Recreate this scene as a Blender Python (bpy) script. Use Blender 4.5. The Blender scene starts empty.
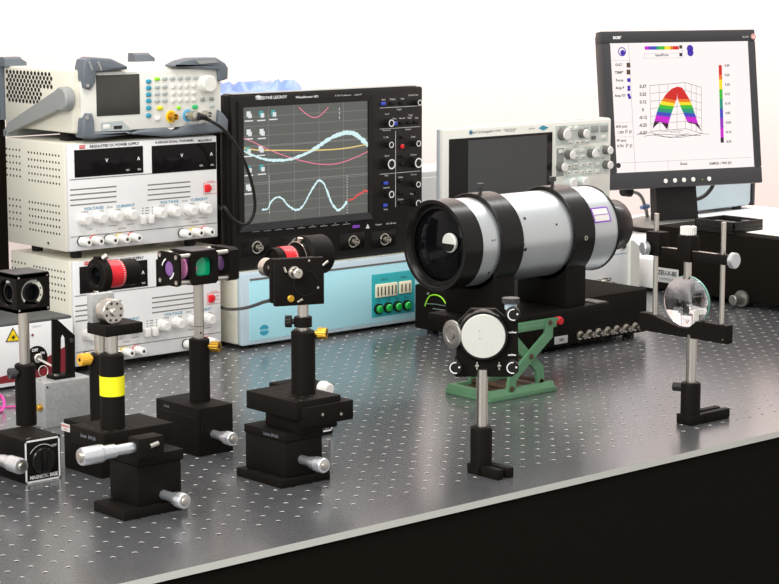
import bpy, bmesh, math, random
from mathutils import Vector, Matrix
from math import sin, cos, pi, radians
random.seed(7)
SC = bpy.context.scene
COL = SC.collection

# ------------------------------------------------------------------ camera
F, PITCH, YAW, CH = 2071.3, radians(8.765), radians(48.52), .5486
FWD = Vector((cos(YAW)*cos(PITCH), sin(YAW)*cos(PITCH), -sin(PITCH)))
RT = Vector((sin(YAW), -cos(YAW), 0)); UP = RT.cross(FWD)
CAM = Vector((-cos(YAW)*2.5, -sin(YAW)*2.5, CH))
cd = bpy.data.cameras.new('camera'); cam = bpy.data.objects.new('camera', cd); COL.objects.link(cam)
cam.matrix_world = Matrix(((RT.x, UP.x, -FWD.x, CAM.x), (RT.y, UP.y, -FWD.y, CAM.y), (RT.z, UP.z, -FWD.z, CAM.z), (0, 0, 0, 1)))
cd.sensor_width = 36; cd.lens = F*36/779; cd.clip_start = .02; cd.clip_end = 50
SC.camera = cam

# measured positions: where a sight line meets a real plane of the bench (x, y or z = const)
def ray(x, y): return FWD*F + RT*(x-389.5) - UP*(y-292)
def at_z(x, y, z=0): d = ray(x, y); return CAM + d*((z-CAM.z)/d.z)
def at_y(x, y, Y): d = ray(x, y); return CAM + d*((Y-CAM.y)/d.y)
def at_x(x, y, X): d = ray(x, y); return CAM + d*((X-CAM.x)/d.x)

# ------------------------------------------------------------------ materials
def lin(c):
    c /= 255.
    return c/12.92 if c <= .04045 else ((c+.055)/1.055)**2.4
def S(r, g, b): return (lin(r), lin(g), lin(b), 1)
def mat(name, col, rough=.5, metal=0., noise=.0, scale=60., bump=0., emit=None, spec=.5, coat=0., trans=0., ior=1.45, rvar=.08):
    m = bpy.data.materials.new(name); m.use_nodes = True
    nt = m.node_tree; b = nt.nodes['Principled BSDF']
    b.inputs['Base Color'].default_value = col; b.inputs['Roughness'].default_value = rough
    b.inputs['Metallic'].default_value = metal; b.inputs['Specular IOR Level'].default_value = spec
    b.inputs['Coat Weight'].default_value = coat; b.inputs['Transmission Weight'].default_value = trans; b.inputs['IOR'].default_value = ior
    if emit:
        b.inputs['Emission Color'].default_value = emit[0]; b.inputs['Emission Strength'].default_value = emit[1]
    if trans == 0 and not emit:
        tc = nt.nodes.new('ShaderNodeTexCoord'); n = nt.nodes.new('ShaderNodeTexNoise')
        n.inputs['Scale'].default_value = scale; n.inputs['Detail'].default_value = 4
        nt.links.new(tc.outputs['Object'], n.inputs['Vector'])
        mr = nt.nodes.new('ShaderNodeMapRange'); mr.inputs['To Min'].default_value = max(.02, rough-rvar); mr.inputs['To Max'].default_value = min(1, rough+rvar)
        nt.links.new(n.outputs['Fac'], mr.inputs['Value']); nt.links.new(mr.outputs['Result'], b.inputs['Roughness'])
        if noise:
            mx = nt.nodes.new('ShaderNodeMixRGB'); mx.blend_type = 'MULTIPLY'; mx.inputs['Fac'].default_value = noise
            mx.inputs['Color1'].default_value = col
            nt.links.new(n.outputs['Fac'], mx.inputs['Color2']); nt.links.new(mx.outputs['Color'], b.inputs['Base Color'])
        if bump:
            bp = nt.nodes.new('ShaderNodeBump'); bp.inputs['Strength'].default_value = bump; bp.inputs['Distance'].default_value = .001
            nt.links.new(n.outputs['Fac'], bp.inputs['Height']); nt.links.new(bp.outputs['Normal'], b.inputs['Normal'])
    return m
def glow(name, r, g, b, k=1.): return mat(name, (0, 0, 0, 1), .5, emit=(S(r, g, b), k))
M = {}
M['white'] = mat('white_panel', S(226, 226, 225), .45)
M['cream'] = mat('cream_casing', S(222, 219, 203), .5)
M['button_white'] = mat('white_plastic', S(230, 228, 222), .4)
M['knob_white'] = mat('knob_white', S(222, 220, 214), .45)
M['grey_rubber'] = mat('grey_rubber', S(100, 107, 114), .55, bump=.1, scale=400)
M['handle_grey'] = mat('handle_grey', S(150, 153, 150), .45)
M['dark_glass'] = mat('dark_display_glass', S(22, 20, 20), .12, rvar=.02, spec=.12)
M['lcd'] = mat('unlit_lcd', S(60, 60, 55), .2, rvar=.02)
M['black'] = mat('black_anodised', S(22, 19, 16), .55, spec=.1, bump=.03, scale=300)
M['black_satin'] = mat('black_satin', S(20, 18, 16), .28, spec=.3, rvar=.02)
M['black_plastic'] = mat('black_plastic', S(27, 25, 23), .42, spec=.3)
M['black_gloss'] = mat('black_gloss', S(18, 17, 16), .25, spec=.3)
M['stand_silver'] = mat('stand_silver', S(150, 150, 146), .4, metal=.3)
M['black_side'] = mat('matt_black_paint', S(24, 21, 17), .8, spec=.06)
M['charcoal'] = mat('charcoal_plastic', S(54, 54, 56), .42)
M['steel'] = mat('polished_steel', S(205, 200, 190), .28, metal=1., rvar=.02)
M['satin'] = mat('satin_aluminium', S(222, 226, 230), .38, metal=.55)
M['rough_alu'] = mat('milled_aluminium', S(196, 198, 196), .5, metal=.6, noise=.35, scale=220, bump=.5)
M['micro'] = mat('micrometer_chrome', S(214, 217, 220), .3, metal=.85)
M['brass'] = mat('brass', S(214, 165, 60), .3, metal=.9)
M['gold_plastic'] = mat('amber_plastic', S(226, 170, 50), .4)
M['red'] = mat('red_anodised', S(212, 30, 42), .35)
M['red_plastic'] = mat('red_plastic', S(222, 30, 40), .4)
M['pink'] = mat('pink_plastic', S(230, 150, 160), .4)
M['magenta'] = mat('magenta_cable', S(225, 60, 160), .4)
M['yellow'] = mat('yellow_tape', S(238, 232, 20), .45)
M['yellow_key'] = mat('yellow_key', S(222, 214, 40), .4)
M['green_key'] = mat('green_key', S(40, 190, 110), .4)
M['lime'] = mat('lime_key', S(150, 225, 40), .4, emit=None)
M['teal_key'] = mat('teal_key', S(50, 150, 175), .4)
M['grey_key'] = mat('grey_key', S(176, 184, 182), .45)
M['blue_key'] = mat('blue_key', S(60, 80, 190), .35)
M['cyan_ring'] = mat('cyan_ring', S(90, 180, 225), .4)
M['black_ink'] = mat('black_ink', S(50, 48, 48), .6)
M['blue_ink'] = mat('blue_ink', S(96, 150, 175), .6)
M['red_ink'] = mat('red_ink', S(214, 70, 70), .6)
M['grey_ink'] = mat('grey_ink', S(130, 135, 140), .6)
M['white_ink'] = mat('white_ink', S(232, 232, 230), .5)
M['purple_ink'] = mat('purple_ink', S(135, 70, 190), .5)
M['slot'] = mat('slot_shadow_grey', S(120, 118, 112), .7)
M['hole'] = mat('vent_dark', S(36, 32, 28), .8)
M['ltblue'] = mat('pale_blue_panel', S(170, 222, 232), .4)
M['blue_bezel'] = mat('blue_grey_bezel', S(186, 204, 212), .4)
M['teal'] = mat('teal_plate', S(40, 160, 165), .45)
M['ivory'] = mat('ivory_switch', S(232, 226, 196), .45)
M['green_btn'] = mat('green_button', S(20, 160, 60), .3)
M['jack_green'] = mat('green_enamel', S(92, 138, 102), .5, noise=.3, scale=120, bump=.15)
M['rust'] = mat('rusty_steel', S(96, 76, 58), .6, metal=.4, noise=.5, scale=200)
M['warm_grey'] = mat('light_grey_plastic', S(226, 225, 216), .45)
M['zone_grey'] = mat('keypad_grey', S(204, 212, 205), .5)
M['knob_grey'] = mat('dark_grey_knob', S(104, 102, 96), .45)
M['side_grey'] = mat('blue_grey_side', S(168, 176, 180), .5)
M['mid_grey'] = mat('mid_grey_casing', S(190, 190, 188), .5)
M['silver_tube'] = mat('frosted_silver', S(204, 209, 210), .34, metal=.82, scale=40, rvar=.03)
M['chip'] = mat('paint_chip', S(48, 46, 44), .6)
M['bezel_silver'] = mat('silver_trim', S(206, 206, 200), .45, metal=.2)
M['maroon'] = mat('maroon_vinyl', S(122, 28, 38), .45)
M['dark_grey_lid'] = mat('dark_grey_lid', S(74, 76, 76), .5)
M['warn_yellow'] = mat('warning_yellow', S(246, 210, 20), .5)
M['mirror_white'] = mat('frosted_mirror', S(225, 226, 216), .32, metal=.25, noise=.12, scale=60)
M['purple_glass'] = mat('purple_coated_glass', S(128, 86, 150), .15)
M['green_glass'] = mat('green_coated_glass', S(14, 180, 125), .15, coat=.3)
M['green_lite'] = mat('bright_green_coating', S(60, 200, 90), .2)
M['pink_glass'] = mat('pink_coated_glass', S(232, 150, 196), .2)
M['glass'] = mat('clear_glass', (1, 1, 1, 1), 0., trans=1., ior=1.5)
M['glass_rim'] = mat('ground_glass_rim', S(120, 190, 170), .3)
M['window'] = mat('dark_lens_glass', S(10, 11, 13), .08, spec=.15, rvar=.01)
M['sheet_blue'] = mat('blue_plastic_film', S(140, 168, 232), .35, noise=.4, scale=25)
M['paper'] = mat('paper', S(246, 242, 230), .8)
M['trace_cyan'] = glow('trace_cyan', 214, 244, 246, 1)
M['trace_pink'] = glow('trace_pink', 226, 128, 150, 1)
M['trace_yellow'] = glow('trace_yellow', 232, 205, 130, 1)
M['trace_red'] = glow('trace_red', 222, 84, 80, 1)
M['scope_lcd'] = glow('scope_screen_glow', 96, 97, 93, 1)
M['scope_grid'] = glow('screen_grid_glow', 134, 134, 130, 1)
M['scope_icon'] = glow('screen_icon_glow', 225, 228, 228, 1)
M['icon_teal'] = glow('icon_teal_glow', 70, 165, 165, 1)
M['screen_white'] = glow('white_screen_glow', 255, 246, 244, 1)
M['screen_black'] = mat('screen_black', S(40, 36, 40), .5)
M['screen_grey'] = glow('screen_grey_glow', 190, 182, 190, 1)
M['screen_blue'] = glow('screen_blue_glow', 66, 40, 170, 1)

# ------------------------------------------------------------------ mesh builder
class MB:
    def __init__(s): s.bm = bmesh.new()
    def _add(s, vs, fs, mi, smooth, T=None):
        vv = [s.bm.verts.new(T @ Vector(v) if T else v) for v in vs]
        for f in fs:
            try:
                q = s.bm.faces.new([vv[i] for i in f]); q.material_index = mi; q.smooth = smooth
            except ValueError: pass
        return s
    def box(s, a, b, mi=0, bev=0., seg=2, T=None):
        a, b = Vector(a), Vector(b)
        lo = Vector([min(a[i], b[i]) for i in range(3)]); hi = Vector([max(a[i], b[i]) for i in range(3)])
        if bev <= 0:
            vs = [(x, y, z) for z in (lo.z, hi.z) for y in (lo.y, hi.y) for x in (lo.x, hi.x)]
            return s._add(vs, [(0, 2, 3, 1), (4, 5, 7, 6), (0, 1, 5, 4), (2, 6, 7, 3), (0, 4, 6, 2), (1, 3, 7, 5)], mi, False, T)
        t = bmesh.new(); bmesh.ops.create_cube(t, size=1)
        for v in t.verts: v.co = Vector([(lo[i]+hi[i])/2 + v.co[i]*(hi[i]-lo[i]) for i in range(3)])
        bmesh.ops.bevel(t, geom=t.edges[:], offset=min(bev, .49*min(hi-lo)), segments=seg, affect='EDGES', profile=.5)
        return s._take(t, mi, True, T)
    def _take(s, t, mi, smooth, T=None):
        t.verts.index_update()
        s._add([v.co.copy() for v in t.verts], [[v.index for v in f.verts] for f in t.faces], mi, smooth, T); t.free(); return s
    def lathe(s, o, axis, prof, mi=0, n=32, T=None, a0=0., a1=2*pi):
        """prof: list of (distance along axis, radius[, material])"""
        o, ax = Vector(o), Vector(axis).normalized()
        u = ax.orthogonal().normalized(); w = ax.cross(u)
        rings = []; vs = []; fs = []; ms = []
        full = abs(a1-a0-2*pi) < 1e-6
        for p in prof:
            d, r = p[0], p[1]
            if r < 1e-7: rings.append([len(vs)]); vs.append(o+ax*d)
            else:
                k = n if full else n+1
                rings.append(list(range(len(vs), len(vs)+k)))
                for i in range(k):
                    a = a0+(a1-a0)*i/n
                    vs.append(o+ax*d+(u*cos(a)+w*sin(a))*r)
        for j in range(len(rings)-1):
            A, B = rings[j], rings[j+1]
            m = prof[j+1][2] if len(prof[j+1]) > 2 else mi
            for i in range(n):
                i2 = (i+1) % n if full else i+1
                if len(A) == 1 and len(B) == 1: continue
                if len(A) == 1: fs.append((A[0], B[i], B[i2]))
                elif len(B) == 1: fs.append((A[i], A[i2], B[0]))
                else: fs.append((A[i], A[i2], B[i2], B[i]))
                ms.append(m)
        vv = [s.bm.verts.new(T @ Vector(v) if T else v) for v in vs]
        for f, m in zip(fs, ms):
            q = s.bm.faces.new([vv[i] for i in f]); q.material_index = m; q.smooth = True
        return s
    def cyl(s, p0, p1, r, mi=0, n=24, r1=None, bev=0., T=None):
        p0, p1 = Vector(p0), Vector(p1); L = (p1-p0).length; r1 = r if r1 is None else r1
        b = min(bev, L*.4, r*.6)
        if b > 0: pr = [(0, 0), (0, r-b), (b, r), (L-b, r1), (L, r1-b), (L, 0)]
        else: pr = [(0, 0), (0, r), (L, r1), (L, 0)]
        return s.lathe(p0, p1-p0, pr, mi, n, T)
    def ring(s, o, axis, r0, r1, h, mi=0, n=32, T=None):
        return s.lathe(o, axis, [(0, r0), (0, r1), (h, r1), (h, r0), (0, r0)], mi, n, T)
    def knurl(s, p0, p1, r, mi=0, n=40, T=None):
        p0, p1 = Vector(p0), Vector(p1); ax = (p1-p0).normalized(); L = (p1-p0).length
        u = ax.orthogonal().normalized(); w = ax.cross(u); vs = []
        for d in (0, L):
            for i in range(n):
                rr = r if i % 2 else r*.93; a = 2*pi*i/n
                vs.append(p0+ax*d+(u*cos(a)+w*sin(a))*rr)
        fs = [(i, (i+1) % n, n+(i+1) % n, n+i) for i in range(n)]+[tuple(range(n))[::-1], tuple(range(n, 2*n))]
        return s._add(vs, fs, mi, False, T)
    def prism(s, poly, vec, mi=0, T=None, smooth=False):
        vec = Vector(vec); n = len(poly); P = [Vector(p) for p in poly]
        vs = P+[p+vec for p in P]
        return s._add(vs, [tuple(range(n))[::-1], tuple(range(n, 2*n))]+[(i, (i+1) % n, n+(i+1) % n, n+i) for i in range(n)], mi, smooth, T)
    def tube(s, pts, r, mi=0, n=10, T=None):
        P = [Vector(p) for p in pts]; vs = []; m = len(P)
        t0 = (P[1]-P[0]).normalized(); u = t0.orthogonal().normalized()
        for i, p in enumerate(P):
            t = (P[min(i+1, m-1)]-P[max(i-1, 0)]).normalized()
            u = (u-t*u.dot(t)).normalized(); w = t.cross(u)
            for k in range(n): a = 2*pi*k/n; vs.append(p+(u*cos(a)+w*sin(a))*r)
        fs = [(i*n+k, i*n+(k+1) % n, (i+1)*n+(k+1) % n, (i+1)*n+k) for i in range(m-1) for k in range(n)]
        fs += [tuple(range(n))[::-1], tuple(range((m-1)*n, m*n))]
        return s._add(vs, fs, mi, True, T)
    def ribbon(s, pts, wid, nrm, mi=0, T=None, th=.0002):
        """thin raised line on a panel with normal nrm; wid number or list"""
        P = [Vector(p) for p in pts]; nrm = Vector(nrm); m = len(P); vs = []
        for i, p in enumerate(P):
            t = (P[min(i+1, m-1)]-P[max(i-1, 0)]).normalized(); b = nrm.cross(t).normalized()
            w = wid[i] if isinstance(wid, (list, tuple)) else wid
            vs += [p+b*w/2+nrm*th, p-b*w/2+nrm*th]
        return s._add(vs, [(2*i, 2*i+1, 2*i+3, 2*i+2) for i in range(m-1)], mi, False, T)
    def text(s, body, pos, size, mi=0, face='front', width=None, T=None, align='CENTER', bold=False):
        c = bpy.data.curves.new('t', 'FONT'); c.body = body; c.size = size; c.align_x = align; c.align_y = 'CENTER'; c.resolution_u = 2
        if bold: c.offset = size*.03
        o = bpy.data.objects.new('t', c); COL.objects.link(o)
        dg = bpy.context.evaluated_depsgraph_get(); me = bpy.data.meshes.new_from_object(o.evaluated_get(dg))
        bpy.data.objects.remove(o)
        k = 1.
        if width and me.vertices:
            xs = [v.co.x for v in me.vertices]; k = width/max(1e-6, max(xs)-min(xs))
        R = {'front': Matrix(((1, 0, 0), (0, 0, -1), (0, 1, 0))), 'left': Matrix(((0, 0, -1), (-1, 0, 0), (0, 1, 0))), 'top': Matrix.Identity(3)}[face]
        vs = [R @ Vector((v.co.x*k, v.co.y, 0))+Vector(pos) for v in me.vertices]
        s._add(vs, [tuple(p.vertices) for p in me.polygons], mi, False, T); bpy.data.meshes.remove(me); return s
    def build(s, name, mats, parent=None, recalc=True, loc=None, kind=None, ang=38):
        if not isinstance(mats, (list, tuple)): mats = [mats]
        if recalc: bmesh.ops.recalc_face_normals(s.bm, faces=s.bm.faces[:])
        me = bpy.data.meshes.new(name); s.bm.to_mesh(me); s.bm.free()
        for m in mats: me.materials.append(M[m] if isinstance(m, str) else m)
        try: me.set_sharp_from_angle(angle=radians(ang))
        except Exception: pass
        o = bpy.data.objects.new(name, me); COL.objects.link(o)
        if parent is not None: o.parent = parent
        if loc is not None: o.location = loc
        if kind: o['kind'] = kind
        return o
def thing(name, label, cat, loc=(0, 0, 0), rz=0., group=None):
    o = bpy.data.objects.new(name, None); COL.objects.link(o); o.empty_display_size = .02
    o.location = loc; o.rotation_euler = (0, 0, rz); o['label'] = label; o['category'] = cat
    if group: o['group'] = group
    return o
def tag(o, label, cat, group=None):
    o['label'] = label; o['category'] = cat
    if group: o['group'] = group
    return o
def copy_tree(o, parent=None):
    c = o.copy(); COL.objects.link(c)
    if parent: c.parent = parent
    for ch in list(o.children): copy_tree(ch, c)
    return c
def smooth_path(pts, k=8):
    P = [Vector(p) for p in pts]; out = []
    for i in range(len(P)-1):
        a, b, c, d = P[max(i-1, 0)], P[i], P[i+1], P[min(i+2, len(P)-1)]
        for j in range(k):
            t = j/k
            out.append(.5*((2*b)+(c-a)*t+(2*a-5*b+4*c-d)*t*t+(3*b-a-3*c+d)*t**3))
    return out+[P[-1]]
FR = Vector((0, -1, 0)); LF = Vector((-1, 0, 0))

# ------------------------------------------------------------------ room
def structure(mb, name, m): return mb.build(name, m, kind='structure')
M['wall'] = mat('wall_paint', S(255, 239, 234), .85, bump=.03, scale=90)
M['floor'] = mat('floor_tile', S(92, 90, 86), .5, noise=.2, scale=8)
structure(MB().box((-2.5, 1.45, -.85), (5.2, 1.55, 2.2)), 'wall_back', 'wall')
structure(MB().box((4.6, -3.4, -.85), (4.7, 1.45, 2.2)), 'wall_right', 'wall')
structure(MB().box((-3.2, -3.5, -.95), (5.2, 1.55, -.85)), 'floor', 'floor')

# ------------------------------------------------------------------ optical table with drilled top
TX0, TX1, TY0, TY1 = -1.05, 1.88, -.3475, 1.02
tab = thing('optical_table', 'grey steel optical table with a grid of threaded holes and a dark side', 'table', (0, 0, -.85))
def table_top():
    mb = MB(); bm = mb.bm; P = .025; N = 10
    hx, hy = at_z(522.6, 466.8).x, at_z(522.6, 466.8).y          # one measured hole of the front row
    ix0 = math.floor((-.86-hx)/P); ix1 = math.ceil((1.25-hx)/P); jy1 = math.ceil((.62-hy)/P)
    gx = [hx+(i-.5)*P for i in range(ix0, ix1+2)]; gy = [hy+(j-.5)*P for j in range(0, jy1+2)]
    z = .85
    grid = [[bm.verts.new((x, y, z)) for y in gy] for x in gx]
    angs = [2*pi*(k+.5)/N for k in range(N)]
    for i in range(len(gx)-1):
        for j in range(len(gy)-1):
            c = Vector(((gx[i]+gx[i+1])/2, (gy[j]+gy[j+1])/2, z))
            r1 = [bm.verts.new(c+Vector((cos(a), sin(a), 0))*.00295) for a in angs]
            r2 = [bm.verts.new(c+Vector((cos(a)*.0025, sin(a)*.0025, -.0005))) for a in angs]
            r3 = [bm.verts.new(c+Vector((cos(a)*.0025, sin(a)*.0025, -.010))) for a in angs]
            cor = [grid[i][j], grid[i+1][j], grid[i+1][j+1], grid[i][j+1]]
            cang = [5*pi/4, 7*pi/4, pi/4, 3*pi/4]
            # stitch ring 1 to the four corners
            own = []
            for a in angs:
                own.append(min(range(4), key=lambda q: abs((a-cang[q]+pi) % (2*pi)-pi)))
            for k in range(N):
                k2 = (k+1) % N; A, B = own[k], own[k2]
                if A == B: bm.faces.new((r1[k], cor[A], r1[k2]))
                else: bm.faces.new((r1[k], cor[A], cor[B], r1[k2]))
                f = bm.faces.new((r1[k], r1[k2], r2[k2], r2[k])); f.material_index = 1; f.smooth = True
                f = bm.faces.new((r2[k], r2[k2], r3[k2], r3[k])); f.material_index = 2; f.smooth = True
            f = bm.faces.new(r3); f.material_index = 2
    x0, x1, y0, y1 = gx[0], gx[-1], gy[0], gy[-1]
    # plain steel round the drilled field, down to the rim
    for a, b in (((TX0, TY0), (TX1, y0)), ((TX0, y1), (TX1, TY1)), ((TX0, y0), (x0, y1)), ((x1, y0), (TX1, y1))):
        bm.faces.new([bm.verts.new((p[0], p[1], z)) for p in ((a[0], a[1]), (b[0], a[1]), (b[0], b[1]), (a[0], b[1]))])
    for a, b in (((TX0, TY0), (TX1, TY0)), ((TX1, TY0), (TX1, TY1)), ((TX1, TY1), (TX0, TY1)), ((TX0, TY1), (TX0, TY0))):
        q = bm.faces.new([bm.verts.new(v) for v in ((a[0], a[1], z), (b[0], b[1], z), (b[0], b[1], z-.0075), (a[0], a[1], z-.0075))]); q.material_index = 3
    return mb
m = bpy.data.materials.new('brushed_table_steel'); m.use_nodes = True
nt = m.node_tree; b = nt.nodes['Principled BSDF']
tc = nt.nodes.new('ShaderNodeTexCoord'); n1 = nt.nodes.new('ShaderNodeTexNoise'); n1.inputs['Scale'].default_value = 900; n1.inputs['Detail'].default_value = 3
n2 = nt.nodes.new('ShaderNodeTexNoise'); n2.inputs['Scale'].default_value = 5; n2.inputs['Detail'].default_value = 5
for n_ in (n1, n2): nt.links.new(tc.outputs['Object'], n_.inputs['Vector'])
cr = nt.nodes.new('ShaderNodeValToRGB'); cr.color_ramp.elements[0].color = S(118, 120, 122); cr.color_ramp.elements[1].color = S(132, 133, 135)
cr.color_ramp.elements[0].position = .3; cr.color_ramp.elements[1].position = .7
nt.links.new(n1.outputs['Fac'], cr.inputs['Fac']); nt.links.new(cr.outputs['Color'], b.inputs['Base Color'])
mr = nt.nodes.new('ShaderNodeMapRange'); mr.inputs['To Min'].default_value = .18; mr.inputs['To Max'].default_value = .24
nt.links.new(n2.outputs['Fac'], mr.inputs['Value']); nt.links.new(mr.outputs['Result'], b.inputs['Roughness'])
b.inputs['Metallic'].default_value = .66
M['table_steel'] = m
M['chamfer'] = mat('bright_chamfer', S(186, 182, 178), .4, metal=.9)
M['rim_steel'] = mat('rim_steel', S(214, 215, 208), .5, metal=.1)
table_top().build('tabletop', ['table_steel', 'chamfer', 'hole', 'rim_steel'], tab)
MB().box((TX0+.003, TY0+.004, .85-.30), (TX1-.003, TY1-.004, .85-.0107)).build('table_core', 'black_side', tab)
for x in (-.85, 1.7):
    for y in (-.15, .85):
        MB().box((x-.06, y-.06, 0), (x+.06, y+.06, .55), bev=.006).build('leg', 'black_side', tab)
# ------------------------------------------------------------------ twin power supplies
PY = .523                                   # plane of their front panels
PW, PH, PD = .2545, .1485, .160
def make_power_supply():
    L = Vector((-.1225, PY, .1695))
    t = thing('power_supply', 'white twin channel power supply directly under the function generator', 'power supply', L, 0, 'power supplies in the stack')
    U = lambda x, y: at_y(x, y, PY)-L
    mb = MB().box((0, .007, 0), (PW, PD, PH), bev=.002)
    mb.build('casing', 'cream', t)
    mb = MB().box((.0015, 0, .001), (PW-.0015, .0068, PH-.001), bev=.0015)
    fp = mb.build('front_panel', 'white', t)
    # seams of the panel
    mb = MB()
    for a, b in (((70, 178.2), (217, 170)), ((69, 236.3), (217.5, 223.7))):
        p, q = U(*a), U(*b); zz = (p.z+q.z)/2
        mb.box((.003, -.0004, zz-.0006), (PW-.003, .001, zz+.0004))
    mb.build('panel_seam', 'slot', t)
    # vent slots
    for xs, rows in (((70, 116.5), ((189.6, 186.7), (194.7, 191.8), (199.7, 196.9), (205, 202))), ((147.6, 190.4), ((184.8, 181.9), (189.5, 186.7), (194.8, 191.8), (199.8, 196.8)))):
        mb = MB()
        for ya, yb in rows:
            p, q = U(xs[0], ya), U(xs[1], yb); zz = (p.z+q.z)/2
            mb.box((max(p.x, .003), -.0003, zz-.0011), (q.x, .001, zz+.0009), bev=.0004)
        mb.build('vent_slots', 'slot', t)
    # meter windows
    for (x0, y0, x1, y1), txt in (((74, 150.3, 143.3, 172.6), (('V', 106.5, 160.5, .0068), ('A', 138.2, 158.6, .0068), ('C.V.', 127.6, 170, .0034), ('C.C.', 139, 169.3, .0034))),
                                  ((151.5, 146, 216.2, 169), (('V', 181.5, 155.6, .0068), ('A', 211, 154, .0068), ('C.V.', 201, 165.5, .0034), ('C.C.', 212, 164.9, .0034)))):
        p, q = U(x0, y0), U(x1, y1)
        d = MB().box((p.x, -.0006, q.z), (q.x, .001, p.z), bev=.0004).build('meter_window', 'dark_glass', t)
        mb = MB()
        for s, x, y, z in txt: c = U(x, y); mb.text(s, (c.x, -.0009, c.z), z, bold=True)
        mb.build('meter_lettering', 'white_ink', d)
    # printed words
    mb = MB(); c0, c1 = U(89.5, 146.6), U(139, 143.6)
    mb.text('REGULATED DC POWER SUPPLY', ((c0.x+c1.x)/2, -.0003, (c0.z+c1.z)/2), .0052, 0, width=c1.x-c0.x, bold=True)
    c0, c1 = U(155, 142.6), U(194, 140.4); mb.text('0-30V/5A DUAL CHANNEL', ((c0.x+c1.x)/2, -.0003, (c0.z+c1.z)/2), .0046, 0, width=c1.x-c0.x, bold=True)
    c0, c1 = U(198, 141), U(211.5, 140); mb.text('MCH-305D-II', ((c0.x+c1.x)/2, -.0003, (c0.z+c1.z)/2), .0042, 0, width=c1.x-c0.x, bold=True)
    for x, y, s in ((109.5, 207.2, 'CH-A'), (184.5, 201, 'CH-B')): c = U(x, y); mb.text(s, (c.x, -.0003, c.z), .0042)
    for x, y, s in ((84.5, 212, 'COARSE'), (101.5, 210.8, 'FINE'), (117, 209.6, 'COARSE'), (133, 208.6, 'FINE'), (161.5, 205.8, 'COARSE'), (176, 205, 'FINE'), (191, 203.8, 'COARSE'), (206, 202.8, 'FINE')):
        c = U(x, y); mb.text(s, (c.x, -.0003, c.z), .0030)
    for x, y, s in ((96.5, 231, '+'), (83, 232, '-'), (109, 229.6, '-'), (134, 227.6, '+'), (122, 228.5, 'OUTPUT'), (183, 223.3, '-'), (207.5, 221, '+'), (195.5, 222, 'OUTPUT')):
        c = U(x, y); mb.text(s, (c.x, -.0003, c.z), .0034)
    for (xa, ya), (xb, yb) in (((108, 226), (117, 225.3)), ((127, 224.5), (134, 223.8)), ((184, 219.3), (191, 218.7)), ((199, 218.1), (207, 217.6))):
        mb.ribbon([U(xa, ya)+FR*.0001, U(xb, yb)+FR*.0001], .0006, FR)
    mb.build('lettering', 'black_ink', t)
    mb = MB()
    for (xa, ya), (xb, yb), s in (((83.3, 209.2), (104, 207.4), 'VOLTAGE'), ((115.5, 206.6), (135.3, 205), 'CURRENT'), ((159.3, 202.8), (179, 201.2), 'VOLTAGE'), ((190, 200.2), (208, 198.7), 'CURRENT')):
        p, q = U(xa, ya), U(xb, yb); zz = (p.z+q.z)/2
        mb.text(s, ((p.x+q.x)/2, -.0003, zz), .0052, 0, width=(q.x-p.x)*.95, bold=True)
    c = U(90, 229.5); mb.text('0-30V', (c.x, -.0003, c.z), .0034)
    mb.build('blue_lettering', 'blue_ink', t)
    # red maker's badge
    p, q = U(79.2, 145.2), U(85, 148.6)
    bd = MB().box((p.x, -.0008, q.z), (q.x, .0005, p.z), bev=.0006).build('badge', 'red_ink', t)
    MB().text('MCH', ((p.x+q.x)/2, -.0010, (p.z+q.z)/2), .003, width=(q.x-p.x)*.75).build('badge_lettering', 'white_ink', bd)
    # power switch with its printed frame
    p, q = U(203.5, 183.2), U(217, 193)
    mb = MB(); zz = [p.z, q.z]
    mb.ribbon([(p.x, -.0001, p.z), (q.x, -.0001, p.z), (q.x, -.0001, q.z), (p.x, -.0001, q.z), (p.x, -.0001, p.z)], .0007, FR)
    c = U(210.5, 181.8); mb.text('POWER', (c.x, -.0003, c.z+.0006), .0034)
    for x, y, s in ((213.6, 185.8, 'ON'), (213.6, 189.4, 'OFF')): c = U(x, y); mb.text(s, (c.x, -.0003, c.z), .0032)
    mb.build('switch_frame', 'red_ink', t)
    p, q = U(204.2, 184.5), U(209.5, 191.8)
    MB().box((p.x, -.0035, q.z), (q.x, 0, p.z), bev=.001).prism([(q.x, -.003, (p.z+q.z)/2+.003), (q.x+.0035, -.001, (p.z+q.z)/2+.003), (q.x+.0035, -.001, (p.z+q.z)/2-.003), (q.x, -.003, (p.z+q.z)/2-.003)], (0, .0008, 0)).build('power_switch', 'red_plastic', t)
    # knobs (their faces stand proud of the panel)
    kd = .015
    for x, y in ((88, 220.5), (104, 218.6), (119.8, 217), (134.8, 215.2), (163.8, 214), (178.5, 212.4), (194.8, 211), (209.5, 209.4)):
        c = at_y(x, y, PY-kd)-L
        mb = MB(); mb.lathe((c.x, 0, c.z), (0, -1, 0), [(0, 0), (0, .0086), (.004, .0086), (.0045, .0076), (kd-.001, .0068), (kd, .0058), (kd, 0)], 0, 28)
        for k in range(12): a = 2*pi*k/12; mb.box((-.0005, -.011, -.0005), (.0005, -.005, .0005), T=Matrix.Translation((c.x+cos(a)*.0072, 0, c.z+sin(a)*.0072)))
        mb.build('knob', 'knob_white', t)
    # tracking switches and their dotted legend
    for x in (144.6, 152.6):
        c = at_y(x, 220-(x-144.6)*.08, PY-.008)-L
        MB().box((c.x-.0042, -.008, c.z-.006), (c.x+.0042, 0, c.z+.006), bev=.0012).build('tracking_button', 'button_white', t)
    mb = MB()
    for i in range(2):
        for j in range(3):
            c = U(142.8+i*9.5, 208.2+j*2.7-i*.8); mb.cyl((c.x, 0, c.z), (c.x, -.0004, c.z), .0008, n=8)
            if i == 0: mb.box((c.x+.0045, -.0003, c.z-.0004), (c.x+.0105, 0, c.z+.0004))
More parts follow.
